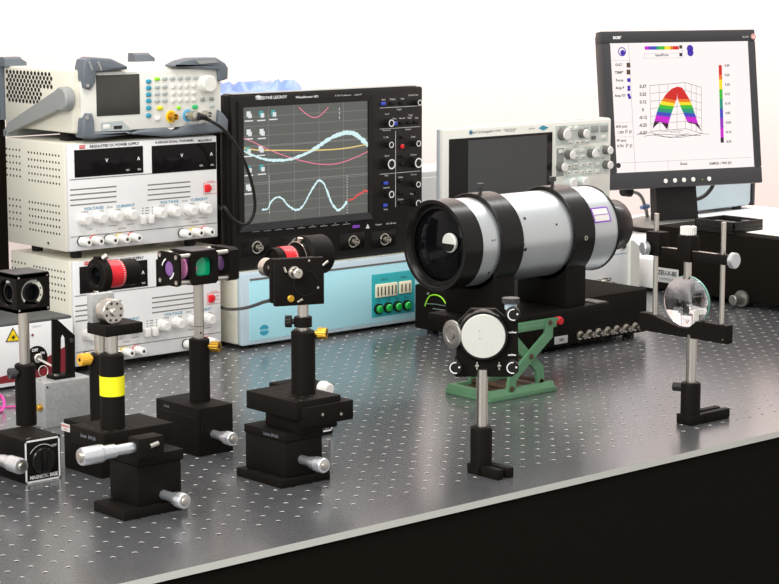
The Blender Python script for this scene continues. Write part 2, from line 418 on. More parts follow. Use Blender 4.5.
    mb.build('indicator_legend', 'black_ink', t)
    # binding posts
    for x, y, ring, colm in ((89.2, 242.6, 'black', 'button_white'), (101.6, 241.4, 'red_ink', 'pink'), (115.6, 240.6, 'black', 'button_white'), (127.6, 239.5, 'warn_yellow', 'ivory'), (139.6, 238.2, 'red_ink', 'pink'),
                             (190, 234.2, 'black', 'button_white'), (201.6, 233.2, 'warn_yellow', 'ivory'), (212.4, 232.2, 'red_ink', 'pink')):
        dp = .021; c = at_y(x, y, PY-dp)-L
        b = MB().lathe((c.x, 0, c.z), (0, -1, 0), [(0, 0), (0, .0062), (.008, .0062), (.009, .0056), (dp-.001, .0054), (dp, .0048), (dp, .0022)], 0, 20).lathe((c.x, -.001, c.z), (0, -1, 0), [(0, .0062), (.0, .0068), (.002, .0068), (.002, .0062)], 1, 20)
        b = b.build('binding_post', ['button_white', ring], t)
        MB().cyl((c.x, -dp+.006, c.z), (c.x, -dp-.0001, c.z), .0023, n=14).build('socket', 'hole', b)
    # vents of the left side: each group of small round holes
    X = -.1225; W = lambda x, y: at_x(x, y, X)-L
    for (xa, ya), (xb, yb), (xc, yc), nx, ny in (((28.5, 151.8), (58.8, 156.2), (29.5, 179.6), 11, 5), ((6.5, 148.5), (19.5, 150.4), (7.5, 174.5), 5, 5), ((29.5, 201.6), (59, 206.4), (30, 229), 11, 5), ((9.5, 198.5), (20, 200.3), (10, 224.5), 4, 5)):
        mb = MB(); p, q, r = W(xa, ya), W(xb, yb), W(xc, yc); zt = (p.z+q.z)/2
        for i in range(nx):
            for j in range(ny):
                y = p.y+(q.y-p.y)*i/(nx-1); z = zt+(r.z-p.z)*j/(ny-1)
                mb.cyl((.001, y, z), (-.0002, y, z), .0017, n=8)
        mb.build('vent_holes', 'hole', t)
    mb = MB()
    for a in ((48.8, 243), ): c = W(*a); mb.cyl((0.001, c.y, c.z), (-.001, c.y, c.z), .0022, n=10)
    mb.build('case_screw', 'steel', t)
    for x in (.03, PW-.03):
        for y in (.03, PD-.03):
            MB().cyl((x, y, 0), (x, y, -.012), .009, r1=.008, n=16).build('foot', 'black_plastic', t)
    return t
psu = make_power_supply()
low = copy_tree(psu); low.location = (-.1185, PY, .0085); low['label'] = 'lower white twin channel power supply with feet on the table'
for ch in low.children:
    if ch.name.startswith('foot'): ch.scale = (1, 1, .0085/.012)

# ------------------------------------------------------------------ function generator
GY, GZ = .527, .318
L = Vector((at_y(74, 100, GY).x-.004, GY, GZ)); G = thing('function_generator', 'small pale function generator with grey corner bumpers on top of the stack', 'function generator', L)
U = lambda x, y, d=0.: at_y(x, y, GY-d)-L
DB = .010
gx1 = U(222, 100).x
gz0, gz1 = U(92, 133).z, U(74, 70.2).z
GD = at_x(3, 61, L.x+.004).y-GY
mb = MB().box((.004, .004, gz0), (gx1-.002, GD, gz1), bev=.004); mb.build('casing', 'cream', G)
fl = U(88, 100).x
MB().box((fl-.012, -.002, gz0+.001), (gx1-.003, .004, gz1-.0035), bev=.0018).build('front_panel', 'warm_grey', G)
p, q = U(95, 75.3), U(139, 114)
lc = MB().box((p.x, -.003, q.z), (q.x, 0, p.z), bev=.0005).build('display', 'lcd', G)
def gpart(name, pts, y0, y1, m='grey_rubber', sm=.0035):
    P = [U(*a, DB) for a in pts]
    mb = MB(); mb.prism([(a.x, y0, a.z) for a in P], (0, y1-y0, 0))
    bmesh.ops.recalc_face_normals(mb.bm, faces=mb.bm.faces[:])
    bmesh.ops.bevel(mb.bm, geom=[e for e in mb.bm.edges if abs((e.verts[0].co-e.verts[1].co).y) < 1e-6 and e.verts[0].co.y < y0+1e-4], offset=sm, segments=3, affect='EDGES', profile=.5)
    for f in mb.bm.faces: f.smooth = True
    return mb.build(name, m, G)
b = gpart('bumper', [(83.5, 68), (85.5, 60), (92, 57), (112, 58.5), (128, 66), (128, 69.5), (110, 71), (97, 72.5), (96, 83), (90.5, 90), (85.5, 88), (83.5, 78)], -DB, .012)
gs = lambda x, y: U(x, y, DB)
mb = MB()
for dx in (0, 9): mb.prism([gs(88+dx, 62.5), gs(89.5+dx, 61), gs(92.5+dx, 69), gs(91.5+dx, 71)], (0, -.0016, 0))
mb.build('bumper_rib', 'handle_grey', b)
p = gs(87.5, 85.5); MB().cyl((p.x, -DB-.001, p.z), (p.x, -DB+.001, p.z), .0024, n=12).build('bumper_screw', 'steel', b)
b = gpart('bumper', [(83, 132), (84, 120), (88, 113.5), (93, 113.5), (95, 121), (95.5, 132.6), (130, 131.8), (134, 133.5), (122, 135.5), (92, 139.5), (85, 138)], -DB, .012)
p = gs(87, 118); MB().cyl((p.x, -DB-.001, p.z), (p.x, -DB+.001, p.z), .0024, n=12).build('bumper_screw', 'steel', b)
b = gpart('bumper', [(174, 65.2), (182, 61), (194, 58), (217, 57.4), (226, 63), (229, 68), (228.5, 79), (220.5, 81.6), (219.6, 70.5), (200, 69), (174, 67)], -DB, .012)
mb = MB(); mb.prism([gs(195, 60.5), gs(215, 59.8), gs(219, 62.5), gs(199, 64)], (0, -.0012, 0)); mb.build('bumper_rib', 'handle_grey', b)
gpart('bumper', [(130, 134.2), (142, 130.4), (168, 127.6), (174, 130.6), (180, 130), (186, 126), (219, 122), (220, 110), (224.5, 114), (228.8, 120), (228.6, 131.5), (222, 132.6), (170, 137)], -DB, .008)
for xa in (-.002, gx1-.035):
    MB().prism([(xa, GD-.016, gz1-.0005), (xa, GD-.014, gz1+.010), (xa, GD-.010, gz1+.0125), (xa, GD+.003, gz1+.0125), (xa, GD+.004, gz1-.002), (xa, GD+.004, gz0+.01), (xa, GD+.0005, gz0+.01), (xa, GD+.0005, gz1-.0005)], (.028, 0, 0)).prism([(xa+.028, GD-.015, gz1-.0005), (xa+.036, GD-.015, gz1-.0005), (xa+.036, GD-.014, gz1+.005), (xa+.028, GD-.014, gz1+.0095)], (0, .017, 0)).build('rear_bumper', 'grey_rubber', G)
# carrying handle: hub and arm each side, crossbar behind
sl = lambda x, y: at_x(x, y, L.x-.008)-L
h0, h1 = sl(62, 99), sl(11, 127.5)
mb = MB(); mb.cyl((.004, h0.y, h0.z), (-.012, h0.y, h0.z), .0165, n=28, bev=.002)
d = (h1-h0).normalized(); nn = Vector((0, -d.z, d.y))
def arm(x): return [(x, *(h0+nn*.015)[1:]), (x, *(h0-nn*.012)[1:]), (x, *(h1-nn*.006)[1:]), (x, h1.y+.012, .0035), (x, h1.y+.016, .0105), (x, *(h1+nn*.008)[1:])]
mb.prism(arm(-.010), (.009, 0, 0))

mb.box((-.010, h1.y+.009, .001), (gx1+.0025, h1.y+.019, .011), bev=.002)
mb.build('carry_handle', 'handle_grey', G)
for x in (.03, gx1-.03): MB().box((x-.012, .04, 0), (x+.012, .06, gz0+.001), bev=.001).build('foot', 'black_plastic', G)
MB().box((.02, .02, gz0-.001), (gx1-.02, GD-.03, gz0+.001)).build('base_plate', 'charcoal', G)
# keys
def key(name, x, y, w, h, m, dep=.0035, bev=.001, par=G):
    c = U(x, y, dep+.002); return MB().box((c.x-w/2, -.002-dep, c.z-h/2), (c.x+w/2, -.001, c.z+h/2), bev=bev).build(name, m, par)
for k in range(6): key('soft_key', 149.6, (81.5, 88, 94.6, 101, 108, 115.6)[k], .0085, .0062, 'teal_key', bev=.0025)
for k in range(6): key('mode_key', 158+k*7.7, 79-k*.25, .0086, .0052, 'lime' if k == 0 else 'grey_key', bev=.0022)
for j in range(3):
    for k in range(2): key('function_key', 158.2+k*7.6, 87+j*6.9-k*.3, .0082, .005, 'grey_key', bev=.002)
    for k in range(4): key('number_key', 174.5+k*6.8, 86.4+j*7-k*.3, .0066, .0056, 'button_white', bev=.0015)
mb = MB()
for j in range(3):
    for k in range(4): c = U(174.5+k*6.8, 86.4+j*7-k*.3, .006); mb.text('789+456-1230'[j*4+k] if not (j == 2 and k == 3) else '.', (c.x, -.0058, c.z), .0034)
mb.build('key_lettering', 'black_ink', G)
c = U(210, 84, .014)
mb = MB().lathe((c.x, -.001, c.z), (0, -1, 0), [(0, 0), (0, .0135), (.003, .0135), (.0035, .0125), (.013, .0118), (.0145, .0105), (.0145, 0)], 0, 36)
mb.build('dial', 'warm_grey', G)
for x in (203.5, 212.5): key('arrow_key', x, 99.5-(x-203.5)*.06, .0072, .0052, 'handle_grey', bev=.0015)
mb = MB()
for x, s in ((203.5, '<'), (212.5, '>')): c = U(x, 99.5, .006); mb.text(s, (c.x, -.0058, c.z), .004)
mb.build('arrow_lettering', 'black_ink', G)
key('channel_key', 161, 108.2, .0105, .0055, 'yellow_key', bev=.0024); key('channel_key', 196, 107, .0095, .0058, 'green_key', bev=.0024)
key('trigger_key', 179.8, 107.8, .0065, .0048, 'lime', bev=.002); key('help_key', 213, 106, .0075, .005, 'grey_key', bev=.002)
key('power_key', 158.5, 118.5, .0085, .006, 'button_white', bev=.0015)
for x, y, rm in ((171.8, 116.7, 'warn_yellow'), (188.5, 115.5, 'cyan_ring'), (205.8, 114.3, 'grey_key')):
    c = U(x, y, .004)
    o = MB().ring((c.x, -.0018, c.z), (0, -1, 0), .004, .0088 if rm != 'grey_key' else .006, .001).build('output_ring', rm, G)
    mb = MB().lathe((c.x, -.002, c.z), (0, -1, 0), [(0, 0), (0, .0062), (.003, .0062), (.003, .0050), (.012, .0048), (.012, .0036), (.004, .0036)], 0, 20)
    mb.box((c.x-.0065, -.011, c.z-.001), (c.x+.0065, -.009, c.z+.001)); bn = mb.build('output_socket', 'brass' if rm == 'warn_yellow' else 'steel', G)
    MB().cyl((c.x, -.006, c.z), (c.x, -.0105, c.z), .0012, n=8).build('socket_pin', 'brass', bn)
# usb door
p, q = U(101, 123), U(110, 130); P = [U(100, 122.5), U(121, 120.5), U(131, 130), U(100, 131.5)]
MB().prism([(a.x, -.0024, a.z) for a in P], (0, .001, 0)).build('port_recess', 'grey_key', G)
p, q = U(112.8, 125.8), U(121, 128.6); MB().box((p.x, -.0028, q.z), (q.x, -.001, p.z)).build('usb_port', 'hole', G)
p, q = U(102, 124.5), U(109, 129); MB().box((p.x, -.0032, q.z), (q.x, -.001, p.z), bev=.001).build('power_button', 'button_white', G)
mb = MB(); c = U(118, 73.2); mb.text('FUNCTION / ARBITRARY WAVEFORM GENERATOR', (c.x, -.0023, c.z), .0026)
for x, y, s in ((186, 124, 'Output'), (170, 124.8, 'CH1'), (203, 122.4, 'CH2')): c = U(x, y); mb.text(s, (c.x, -.0023, c.z), .003)
mb.build('lettering', 'grey_ink', G)
# side vents
mb = MB(); W = lambda x, y: at_x(x, y, L.x+.004)-L
p, q, r = W(7, 71.6), W(53, 77.6), W(7, 99.5); n_ = 13
for i in range(n_):
    for j in range(8):
        if i > 9 and j > 3: continue
        y = p.y+(q.y-p.y)*(i+.5*(j % 2))/n_; z = p.z+(r.z-p.z)*j/7-.0 - (p.z-q.z)*0
        mb.cyl((.006, y, z), (.0038, y, z), .0032, n=8)
mb.build('side_vents', 'hole', G)

# lead from the generator, hanging in front of the oscilloscope
cb = MB(); c = at_y(188.5, 115.5, GY-.004)
tip = Vector((c.x, GY-.0165, c.z))
pts = [tip, at_y(203, 118.2, .515), at_y(212, 121.5, .495), at_y(225, 131, .49), at_y(240, 152, .49), at_y(251, 180, .49), at_y(255, 205, .492), at_y(251, 220, .495), at_y(243, 224.5, .50), at_y(233, 219, .505), at_y(224, 207, .512)]
pts += [Vector((.148, .54, .21)), Vector((.148, .62, .24)), Vector((.145, .70, .2))]
cable = thing('coaxial_cable', 'thin black lead looping from the function generator past the big scope screen', 'cable', tip)
MB().tube([p-tip for p in smooth_path(pts, 8)], .0024).build('cable_jacket', 'black_plastic', cable)
mb = MB().lathe((0, .0025, 0), (0, -1, 0), [(0, .0065), (0, .0076), (.011, .0076), (.012, .006), (.012, 0)], 0, 20)
mb.build('connector', 'steel', cable)
v = (pts[1]-tip)
MB().cyl((0, -.0096, 0), Vector((0, -.0096, 0))+Vector((v.x*.8, v.y*.3, v.z*.5)), .0058, r1=.0036, n=16).build('strain_relief', 'black_plastic', cable)

# ------------------------------------------------------------------ black instrument at the far left
mb = MB().box((-.50, .7552, 0), (-.1185, .98, .425), bev=.004)
o = thing('equipment_case', 'tall black equipment case behind the left end of the power supplies', 'equipment case', (-.3, .86, 0))
MB().box((-.20, -.144, .008), (.200, .12, .425), bev=.004).build('casing', 'black_side', o)
for x in (-.17, .15):
    for y in (-.11, .09): MB().cyl((x, y, 0), (x, y, .01), .012, n=14).build('foot', 'black_plastic', o)
mb.bm.free()

# ------------------------------------------------------------------ pale blue controller box
BY = .515; bx0, bx1, bz1 = .166, .545, .1145
L = Vector((bx0, BY, 0)); B = thing('controller_box', 'cream controller box with a pale blue front and four green buttons', 'controller', L)
U = lambda x, y, d=0.: at_y(x, y, BY-d)-L
W_ = bx1-bx0
MB().box((0, .012, .006), (W_, .30, bz1), bev=.003).build('casing', 'cream', B)
mb = MB().box((0, 0, .005), (W_, .0118, bz1-.001), bev=.004)
mb.build('bezel', 'blue_bezel', B)
p, q = U(249, 280.5), U(252, 341)
zlo, zhi = q.z, p.z
MB().box((p.x, -.0008, zlo), (W_-.01, .002, zhi), bev=.0006).build('face_plate', 'ltblue', B)
mb = MB().box((p.x+.001, -.0014, zhi-.0005), (W_-.01, -.0006, zhi+.0022)); mb.build('hood_line', 'knob_grey', B)
a, d = U(371.2, 274.8), U(412, 316); zt, zb = a.z, d.z
pl = MB().box((a.x, -.002, U(372, 317.5).z), (U(414, 300).x, -.0005, zt), bev=.002).build('keypad_plate', 'teal', B)
for (x0, x1, y0, y1), n in (((374.3, 395.8, 284.5, 294.8), 6), ((398, 409.8, 281.6, 292), 3)):
    p, q = U(x0, y0), U(x1, y1)
    dp = MB().box((p.x, -.0045, q.z), (q.x, -.0015, p.z), bev=.0006).build('switch_block', 'ivory', B)
    mb = MB()
    for k in range(n):
        x = p.x+(q.x-p.x)*(k+.5)/n; mb.box((x-.0011, -.0049, q.z+.003), (x+.0011, -.004, p.z-.004)); mb.text(str(k+1), (x, -.0047, q.z+.0018), .003)
    mb.build('slider', 'black_ink', dp)
for k, (x, y) in enumerate(((380.5, 309.3), (390, 307.9), (399.6, 306.7), (408.8, 305.6))):
    c = U(x, y, .008)
    bt = MB().ring((c.x, -.0015, c.z), (0, -1, 0), .0058, .0085, .004).build('button_collar', 'black_plastic', B)
    MB().lathe((c.x, -.0015, c.z), (0, -1, 0), [(0, .006), (.006, .006), (.0078, .0045), (.008, 0)], 0, 24).build('button', 'green_btn', bt)
mb = MB()
for x, y, s in ((383.5, 279.3, 'DELAY'), (402.8, 277, 'MODE'), (378, 300.6, '+5V'), (387.4, 299.4, '1MHz'), (396.4, 298.6, 'EXT'), (405.6, 297.2, 'RUN')): c = U(x, y); mb.text(s, (c.x, -.0022, c.z), .0046)
mb.build('lettering', 'black_ink', B)
c = U(263.8, 330)
mb = MB()
for s in (1, -1):
    mb.prism([(c.x+.0085*cos(t), -.0011, c.z+s*.0016+s*.0075*sin(t)*.85) for t in [pi*k/16 for k in range(17)]], (0, .0004, 0))
mb.box((c.x-.007, -.0011, c.z-.0004), (c.x+.007, -.0006, c.z+.0004)); mb.build('emblem', 'teal_key', B)
for x in (.04, W_-.04):
    for y in (.04, .26): MB().cyl((x, y, 0), (x, y, .008), .011, n=14).build('foot', 'black_plastic', B)

# ------------------------------------------------------------------ big black oscilloscope on the controller box
OY = .525
L = Vector((.158, OY, bz1)); O = thing('oscilloscope', 'wide black oscilloscope showing blue and pink waveforms on its lit screen', 'oscilloscope', L)
U = lambda x, y, d=0.: at_y(x, y, OY-d)-L
ow = U(423.5, 100).x; oz0, oz1 = U(300, 264).z, U(330, 90).z
MB().box((0, .008, oz0), (ow, .030, oz1), bev=.006).box((.006, .029, oz0), (ow-.006, .15, oz1-.016), bev=.004).build('casing', 'black_plastic', O)
MB().box((.002, 0, oz0+.001), (ow-.001, .0078, oz1-.001), bev=.004).build('front_panel', 'black_plastic', O)
MB().box((.006, .003, oz1-.0005), (ow-.012, .026, oz1+.0006), bev=.0004).build('top_highlight', 'handle_grey', O)  # thin grey strip paints the highlight along the top edge
for x in (.03, ow-.03):
    for y in (.03, .12): MB().cyl((x, y, 0), (x, y, oz0+.001), .010, n=14).build('foot', 'black_plastic', O)
s0, s1 = U(241.5, 107.4), U(367, 212)
sx0, sx1, sz0, sz1 = s0.x, s1.x, s1.z, s0.z
# bezel round the screen: four sloping lips
mb = MB(); e = .009; hgt = -.004
mb.prism([(sx0-e, -.0002, sz1+e), (sx1+e, -.0002, sz1+e), (sx1, -.0008, sz1), (sx0, -.0008, sz1)], (0, hgt, 0))
ml = MB(); ml.prism([(sx0-e, -.0002, sz0-e*1.2), (sx1+e, -.0002, sz0-e*1.2), (sx1, -.0008, sz0), (sx0, -.0008, sz0)], (0, hgt, 0))
mb.prism([(sx0-e, -.0002, sz1+e), (sx0-e, -.0002, sz0-e*1.2), (sx0, -.0008, sz0), (sx0, -.0008, sz1)], (0, hgt, 0))
mb.prism([(sx1+e, -.0002, sz1+e), (sx1+e, -.0002, sz0-e*1.2), (sx1, -.0008, sz0), (sx1, -.0008, sz1)], (0, hgt, 0))
mb.build('screen_bezel', 'black_plastic', O); ml.build('screen_lip', 'charcoal', O)
scr = MB().box((sx0, -.0015, sz0), (sx1, -.0003, sz1)).build('screen', 'scope_lcd', O)
ys = -.0017
V = lambda x, y: Vector((U(x, y).x, ys, U(x, y).z))
mb = MB()
hh = sz1-sz0; ww = sx1-sx0
for k in range(1, 5): mb.box((sx0+ww*k/5-.0003, ys, sz0), (sx0+ww*k/5+.0003, ys+.0002, sz1))
for k in range(1, 12): mb.box((sx0, ys, sz0+hh*k/12-.0003), (sx1, ys+.0002, sz0+hh*k/12+.0003))
mb.box((sx0, ys, sz0+hh*.655), (sx1, ys+.0002, sz0+hh*.66)); mb.box((sx0, ys, sz0+hh*.345), (sx1, ys+.0002, sz0+hh*.352))
mb.build('screen_grid', 'scope_grid', scr)
def trace(pts, wid, m, k=8, jit=0.):
    P = smooth_path([V(*a)+FR*.0002 for a in pts], k); W2 = []
    for i, p in enumerate(P):
        f = i/(len(P)-1); w = wid if not isinstance(wid, (list, tuple)) else wid[0]+(wid[1]-wid[0])*f
        W2.append(w*(1+random.uniform(-jit, jit)))
        p.z += random.uniform(-jit, jit)*.0016
    MB().ribbon(P, W2, FR, th=.0002).build('waveform_trace', m, scr)
trace([(298, 107.2), (303, 112), (308.5, 115.8), (313.5, 117.4), (318.5, 116), (323.5, 111.5), (327.5, 107)], .0016, 'trace_pink')
trace([(242, 138), (252, 141.8), (268, 149.5), (285, 156), (300, 160.5), (317, 163.8), (333, 164), (348, 160), (367, 151.5)], .0016, 'trace_pink')
trace([(242, 148), (258, 150), (280, 150.2), (305, 150.3), (330, 149.5), (348, 147.6), (367, 144)], .0019, 'trace_yellow')
trace([(242, 150), (250, 154.5), (262, 158.5), (275, 160.3), (290, 159), (305, 153.5), (318, 146), (330, 138), (342, 133.2), (352, 133), (360, 138.5), (367, 145)], (.0028, .0074), 'trace_cyan', 10, .3)
trace([(261, 209.5), (267, 208.5), (270, 202), (275, 197.5), (281, 198), (287, 205), (295, 209.8), (302, 206), (309, 193), (316, 182), (319.5, 180.5), (324, 185.5), (330, 201), (335, 208.5), (338, 210), (343, 206), (346, 201)], (.0022, .0036), 'trace_cyan', 8, .35)
trace([(347, 200), (352, 199), (358, 194), (361, 193), (364, 190.5), (367, 191.5)], .0028, 'trace_red', 6, .3)
mb = MB(); random.seed(3)
for x, y in ((248, 114.5), (260.5, 114), (272.5, 113), (248, 132.5), (261, 132), (247, 150), (260, 149), (248, 169), (261, 167.8), (247.5, 187.5)):
    c = V(x, y); w = .0058
    mi = random.choice((0, 0, 1))
    mb.box((c.x-w*.7, ys-.0004, c.z-w*.55), (c.x+w*.55, ys-.0001, c.z+w*.8), mi)
    mb.box((c.x-w*.2, ys-.0005, c.z-w*.9), (c.x+w*.9, ys-.0002, c.z+w*.2), 0)
    mb.box((c.x-w*1.3, ys-.0004, c.z-w*1.75), (c.x+w*1.3, ys-.0001, c.z-w*1.45), 0)
mb.build('desktop_icons', ['scope_icon', 'icon_teal'], scr)
mb = MB()
for x in (268.3, 346.3):
    p, q = V(x, 174), V(x, 213)
    for k in range(14): z = q.z+(p.z-q.z)*k/14; mb.box((p.x-.0004, ys-.0003, z), (p.x+.0004, ys, z+.002))
for k in range(3): p = V(338.6, 107.5+k*4.4); mb.box((p.x-.0004, ys-.0003, p.z-.004), (p.x+.0004, ys, p.z))
mb.build('cursor_line', 'scope_icon', scr)
# lettering and keys of the right hand control field
mb = MB()
for x, y, s, z, bd in ((271, 97.6, 'TELEDYNE LECROY', .0060, True), (307, 97, 'WaveRunner HD', .0052, True), (343, 95.5, '4 GHz Oscilloscope', .0045, False), (358, 95, '640Z', .0040, False)):
    c = U(x, y); mb.text(s, (c.x, -.0003, c.z), z, bold=bd, width={271: .060, 307: .044, 343: .032, 358: .014}[x])
c = U(258.5, 98); mb.prism([(c.x-.006, -.0003, c.z+.003), (c.x, -.0003, c.z+.004), (c.x+.006, -.0003, c.z+.002), (c.x+.002, -.0003, c.z-.001), (c.x+.004, -.0003, c.z-.003), (c.x-.001, -.0003, c.z-.001)], (0, -.0002, 0))
for x, y, s in ((383.5, 99.6, 'Auto'), (392.5, 99.2, 'Default'), (402.5, 98.8, 'Print'), (413, 95, 'Touch Screen'), (399, 109.3, 'Trigger'), (387, 114, 'Level'), (410.5, 115, 'Setup'), (394.5, 118.5, 'Auto'), (402, 118.2, 'Normal'), (409.5, 117.8, 'Single'), (416.5, 117.6, 'Stop'), (386.5, 130.2, 'Horizontal'), (408, 129.3, 'Vertical'), (386, 137.4, 'V / Div'), (413, 136.8, 'Delay'), (387, 155.8, 'Zoom'), (413.5, 154.7, 'Position'), (386.5, 175.5, 'Math'), (400.3, 177.2, 'Adjust'), (413.5, 174.4, 'Cursors'), (386.5, 187.6, 'Intensity'), (400.5, 199.3, 'Decode'), (385.5, 209.4, 'Tools'), (411.5, 193.8, 'Type')):
    c = U(x, y); mb.text(s, (c.x, -.0003, c.z), .0038)
for (xa, ya), (xb, yb) in (((380, 107.6), (422, 106)), ((380, 128.4), (420, 127.2)), ((380, 173.6), (420, 171.6)), ((395.5, 131), (395.5, 207))):
    a, d = U(xa, ya), U(xb, yb)
    if xa != xb: zz = (a.z+d.z)/2; mb.box((a.x, -.0003, zz-.0003), (d.x, 0, zz+.0003))
    else: mb.box((a.x-.0003, -.0003, d.z), (a.x+.0003, 0, a.z))
for k in range(9): c = U(256+k*11.3, 231.6-k*.95); mb.box((c.x-.007, -.0003, c.z-.0003), (c.x+.007, 0, c.z+.0003)); mb.text('F%d' % (k+1), (c.x, -.0003, c.z+.0025), .0036)
c = U(379, 224.4); mb.text('4 inputs', (c.x-.001, -.0003, c.z), .004); c = U(391, 223.4); mb.text('1M / 50 ohm', (c.x, -.0003, c.z), .004)
c = U(367.5, 226.4); mb.prism([(c.x-.004, -.0003, c.z-.003), (c.x+.004, -.0003, c.z-.003), (c.x, -.0003, c.z+.004)], (0, -.0002, 0))
mb.build('lettering', 'white_ink', O)
for x, y, r in ((420, 102.6, .0045), (391.5, 123.2, .0058), (391.5, 144.8, .0048), (418.7, 143.6, .0048), (391.7, 164.2, .0080), (418.7, 162.9, .0080), (391.6, 194.4, .0055), (418.5, 184.4, .0048), (418.5, 203.3, .0055)):
    kd = .011; c = at_y(x, y, OY-kd)-L
    kb = MB().knurl((c.x, 0, c.z), (c.x, -kd, c.z), r).build('knob', 'black_plastic', O)
    MB().ring((c.x, -kd, c.z), (0, -1, 0), r*.72, r*.98, .0003).build('knob_rim', 'white_ink', kb)
for x, y, m in ((384, 103.7, 'blue_key'), (392.5, 103.4, 'black_gloss'), (402.5, 103, 'black_gloss'), (396.3, 123.6, 'blue_key'), (402.6, 123.2, 'black_gloss'), (409.6, 122.8, 'black_gloss'), (416.8, 122.4, 'black_gloss'), (403, 137.2, 'black_gloss'), (403, 146.6, 'red_plastic'), (403, 156.4, 'black_gloss'), (403, 164, 'black_gloss'), (386.5, 183.2, 'blue_key'), (401.5, 181, 'black_gloss'), (401.5, 193, 'black_gloss'), (401.5, 203, 'black_gloss'), (417.5, 193, 'black_gloss'), (386, 205.4, 'blue_key')):
    c = U(x, y, .003)
    if m == 'red_plastic' or (x == 396.3): MB().cyl((c.x, 0, c.z), (c.x, -.003, c.z), .0036, n=18, bev=.0008).build('key', m, O)
    else: MB().box((c.x-.0042, -.003, c.z-.0024), (c.x+.0042, 0, c.z+.0024), bev=.0008).build('key', m, O)
# input channel row
for x, y in ((258.7, 247.6), (298, 244.2), (355, 241.7), (386.5, 239.5)):
    c = U(x, y, .006)
    MB().box((c.x-.026, -.0008, c.z-.0125), (c.x+.024, 0, c.z+.0135), bev=.0006).build('channel_plate', 'black_gloss', O)
    mb = MB().ring((c.x, -.0008, c.z), (0, -1, 0), .0075, .0095, .0015, 0, 28); mb.lathe((c.x, -.0008, c.z), (0, -1, 0), [(0, .0048), (.011, .0046), (.011, .0034), (.003, .0034)], 0, 20)
    mb.box((c.x-.0062, -.010, c.z-.001), (c.x+.0062, -.008, c.z+.001)); mb.cyl((c.x, -.003, c.z), (c.x, -.0105, c.z), .0013, n=8)
    bn = mb.build('input_socket', 'steel', O)
c = U(356, 226.5); MB().box((c.x-.007, -.0008, c.z-.0022), (c.x+.007, 0, c.z+.0022), bev=.0004).build('indicator', 'purple_ink', O)
# crumpled plastic film on top of the scope
random.seed(11)
mb = MB(); nx_, ny_ = 22, 8; vs = []; top = []
for i in range(nx_+1):
    for j in range(ny_+1):
        u, v = i/nx_, j/ny_
        e_ = min(u, 1-u)*8; e2 = min(v, 1-v)*5
        h = .002+.024*min(1, e_)*min(1, e2)*(.65+.5*random.random())
        vs.append((-.105+.21*u+random.uniform(-.002, .002), -.03+.075*v, h))
n2_ = ny_+1
fs = [(i*n2_+j, (i+1)*n2_+j, (i+1)*n2_+j+1, i*n2_+j+1) for i in range(nx_) for j in range(ny_)]
mb._add(vs, fs, 0, True); mb._add([(x, y, .0005) for x, y, z in vs], fs, 0, True)
o = mb.build('plastic_film', 'sheet_blue', loc=(.250, .60, bz1+oz1-.0155)); tag(o, 'crumpled blue plastic film lying on top of the black oscilloscope', 'plastic film')
# ------------------------------------------------------------------ white instrument carrying the pale oscilloscope
IY = .49; L = Vector((.552, IY, 0)); I = thing('signal_instrument', 'low white instrument standing under the pale oscilloscope behind the black socket box', 'instrument', L)
U = lambda x, y, d=0.: at_y(x, y, IY-d)-L
iw, ih = U(637, 260).x, U(630, 240).z
MB().box((.002, .004, .006), (iw-.024, .26, ih-.002), bev=.003).build('casing', 'white', I)
fx = U(628, 260).x
mb = MB(); zs = U(637, 246).z
mb.prism([(fx, -.006, .004), (iw, -.006, .004), (iw, -.006, zs), (fx+.006, -.006, ih), (fx, -.006, ih)], (0, .26, 0))
mb.build('end_frame', 'warm_grey', I)
MB().box((0, 0, .006), (fx-.0005, .004, ih-.004), bev=.001).build('front_panel', 'white', I)
mb = MB(); a, d = U(600, 256.5), U(627, 253.5); mb.box((.02, -.0004, a.z-.0005), (fx-.004, .001, a.z+.0005)); mb.build('panel_line', 'teal_key', I)
c = U(603.5, 279.6); MB().text('A CHANNEL IN', (c.x, -.0003, c.z), .0055, bold=True).build('lettering', 'black_ink', I)
c = U(608, 286, .012)
mb = MB().lathe((c.x, 0, c.z), (0, -1, 0), [(0, 0), (0, .013), (.004, .013), (.005, .0105), (.012, .0105), (.012, .0085), (.024, .0082), (.024, .006), (.010, .006)], 0, 24)
mb.build('input_socket', 'steel', I)
c = U(623, 246); MB().cyl((c.x, 0, c.z), (c.x, -.004, c.z), .0055, n=16, bev=.001).build('panel_screw', 'steel', I)
c = U(579, 294); MB().box((c.x-.004, -.001, c.z-.005), (c.x+.004, 0, c.z+.005)).build('corner_mark', 'rust', I)
for x in (.04, iw-.05):
    for y in (.03, .22): MB().cyl((x, y, 0), (x, y, .007), .012, n=14).build('foot', 'black_plastic', I)

# ------------------------------------------------------------------ pale oscilloscope with unlit screen
AY = .51; L = Vector((.5645, AY, ih)); A = thing('oscilloscope', 'pale grey oscilloscope with an unlit screen behind the silver telescope tube', 'oscilloscope', L)
U = lambda x, y, d=0.: at_y(x, y, AY-d)-L
aw = U(611.3, 150).x; at_, ab = U(520, 124).z, .006
MB().box((.0005, .0105, ab+.001), (aw-.001, .018, at_-.001), bev=.002).box((.115, .017, ab), (aw-.03, .115, at_-.020), bev=.006).build('casing', 'side_grey', A)
mb = MB().box((0, 0, ab), (aw, .0118, at_), bev=.004); mb.build('front_frame', 'warm_grey', A)
MB().prism([(.06, .003, at_-.0005), (.08, .003, at_+.0012), (aw-.05, .003, at_+.0016), (aw-.012, .003, at_+.001), (aw-.006, .003, at_-.001)], (0, .012, 0)).build('carry_grip', 'warm_grey', A)
p, q = U(448.9, 138), U(551.5, 187); zt = U(500, 135.6).z
s1z = U(470, 205).z-.03
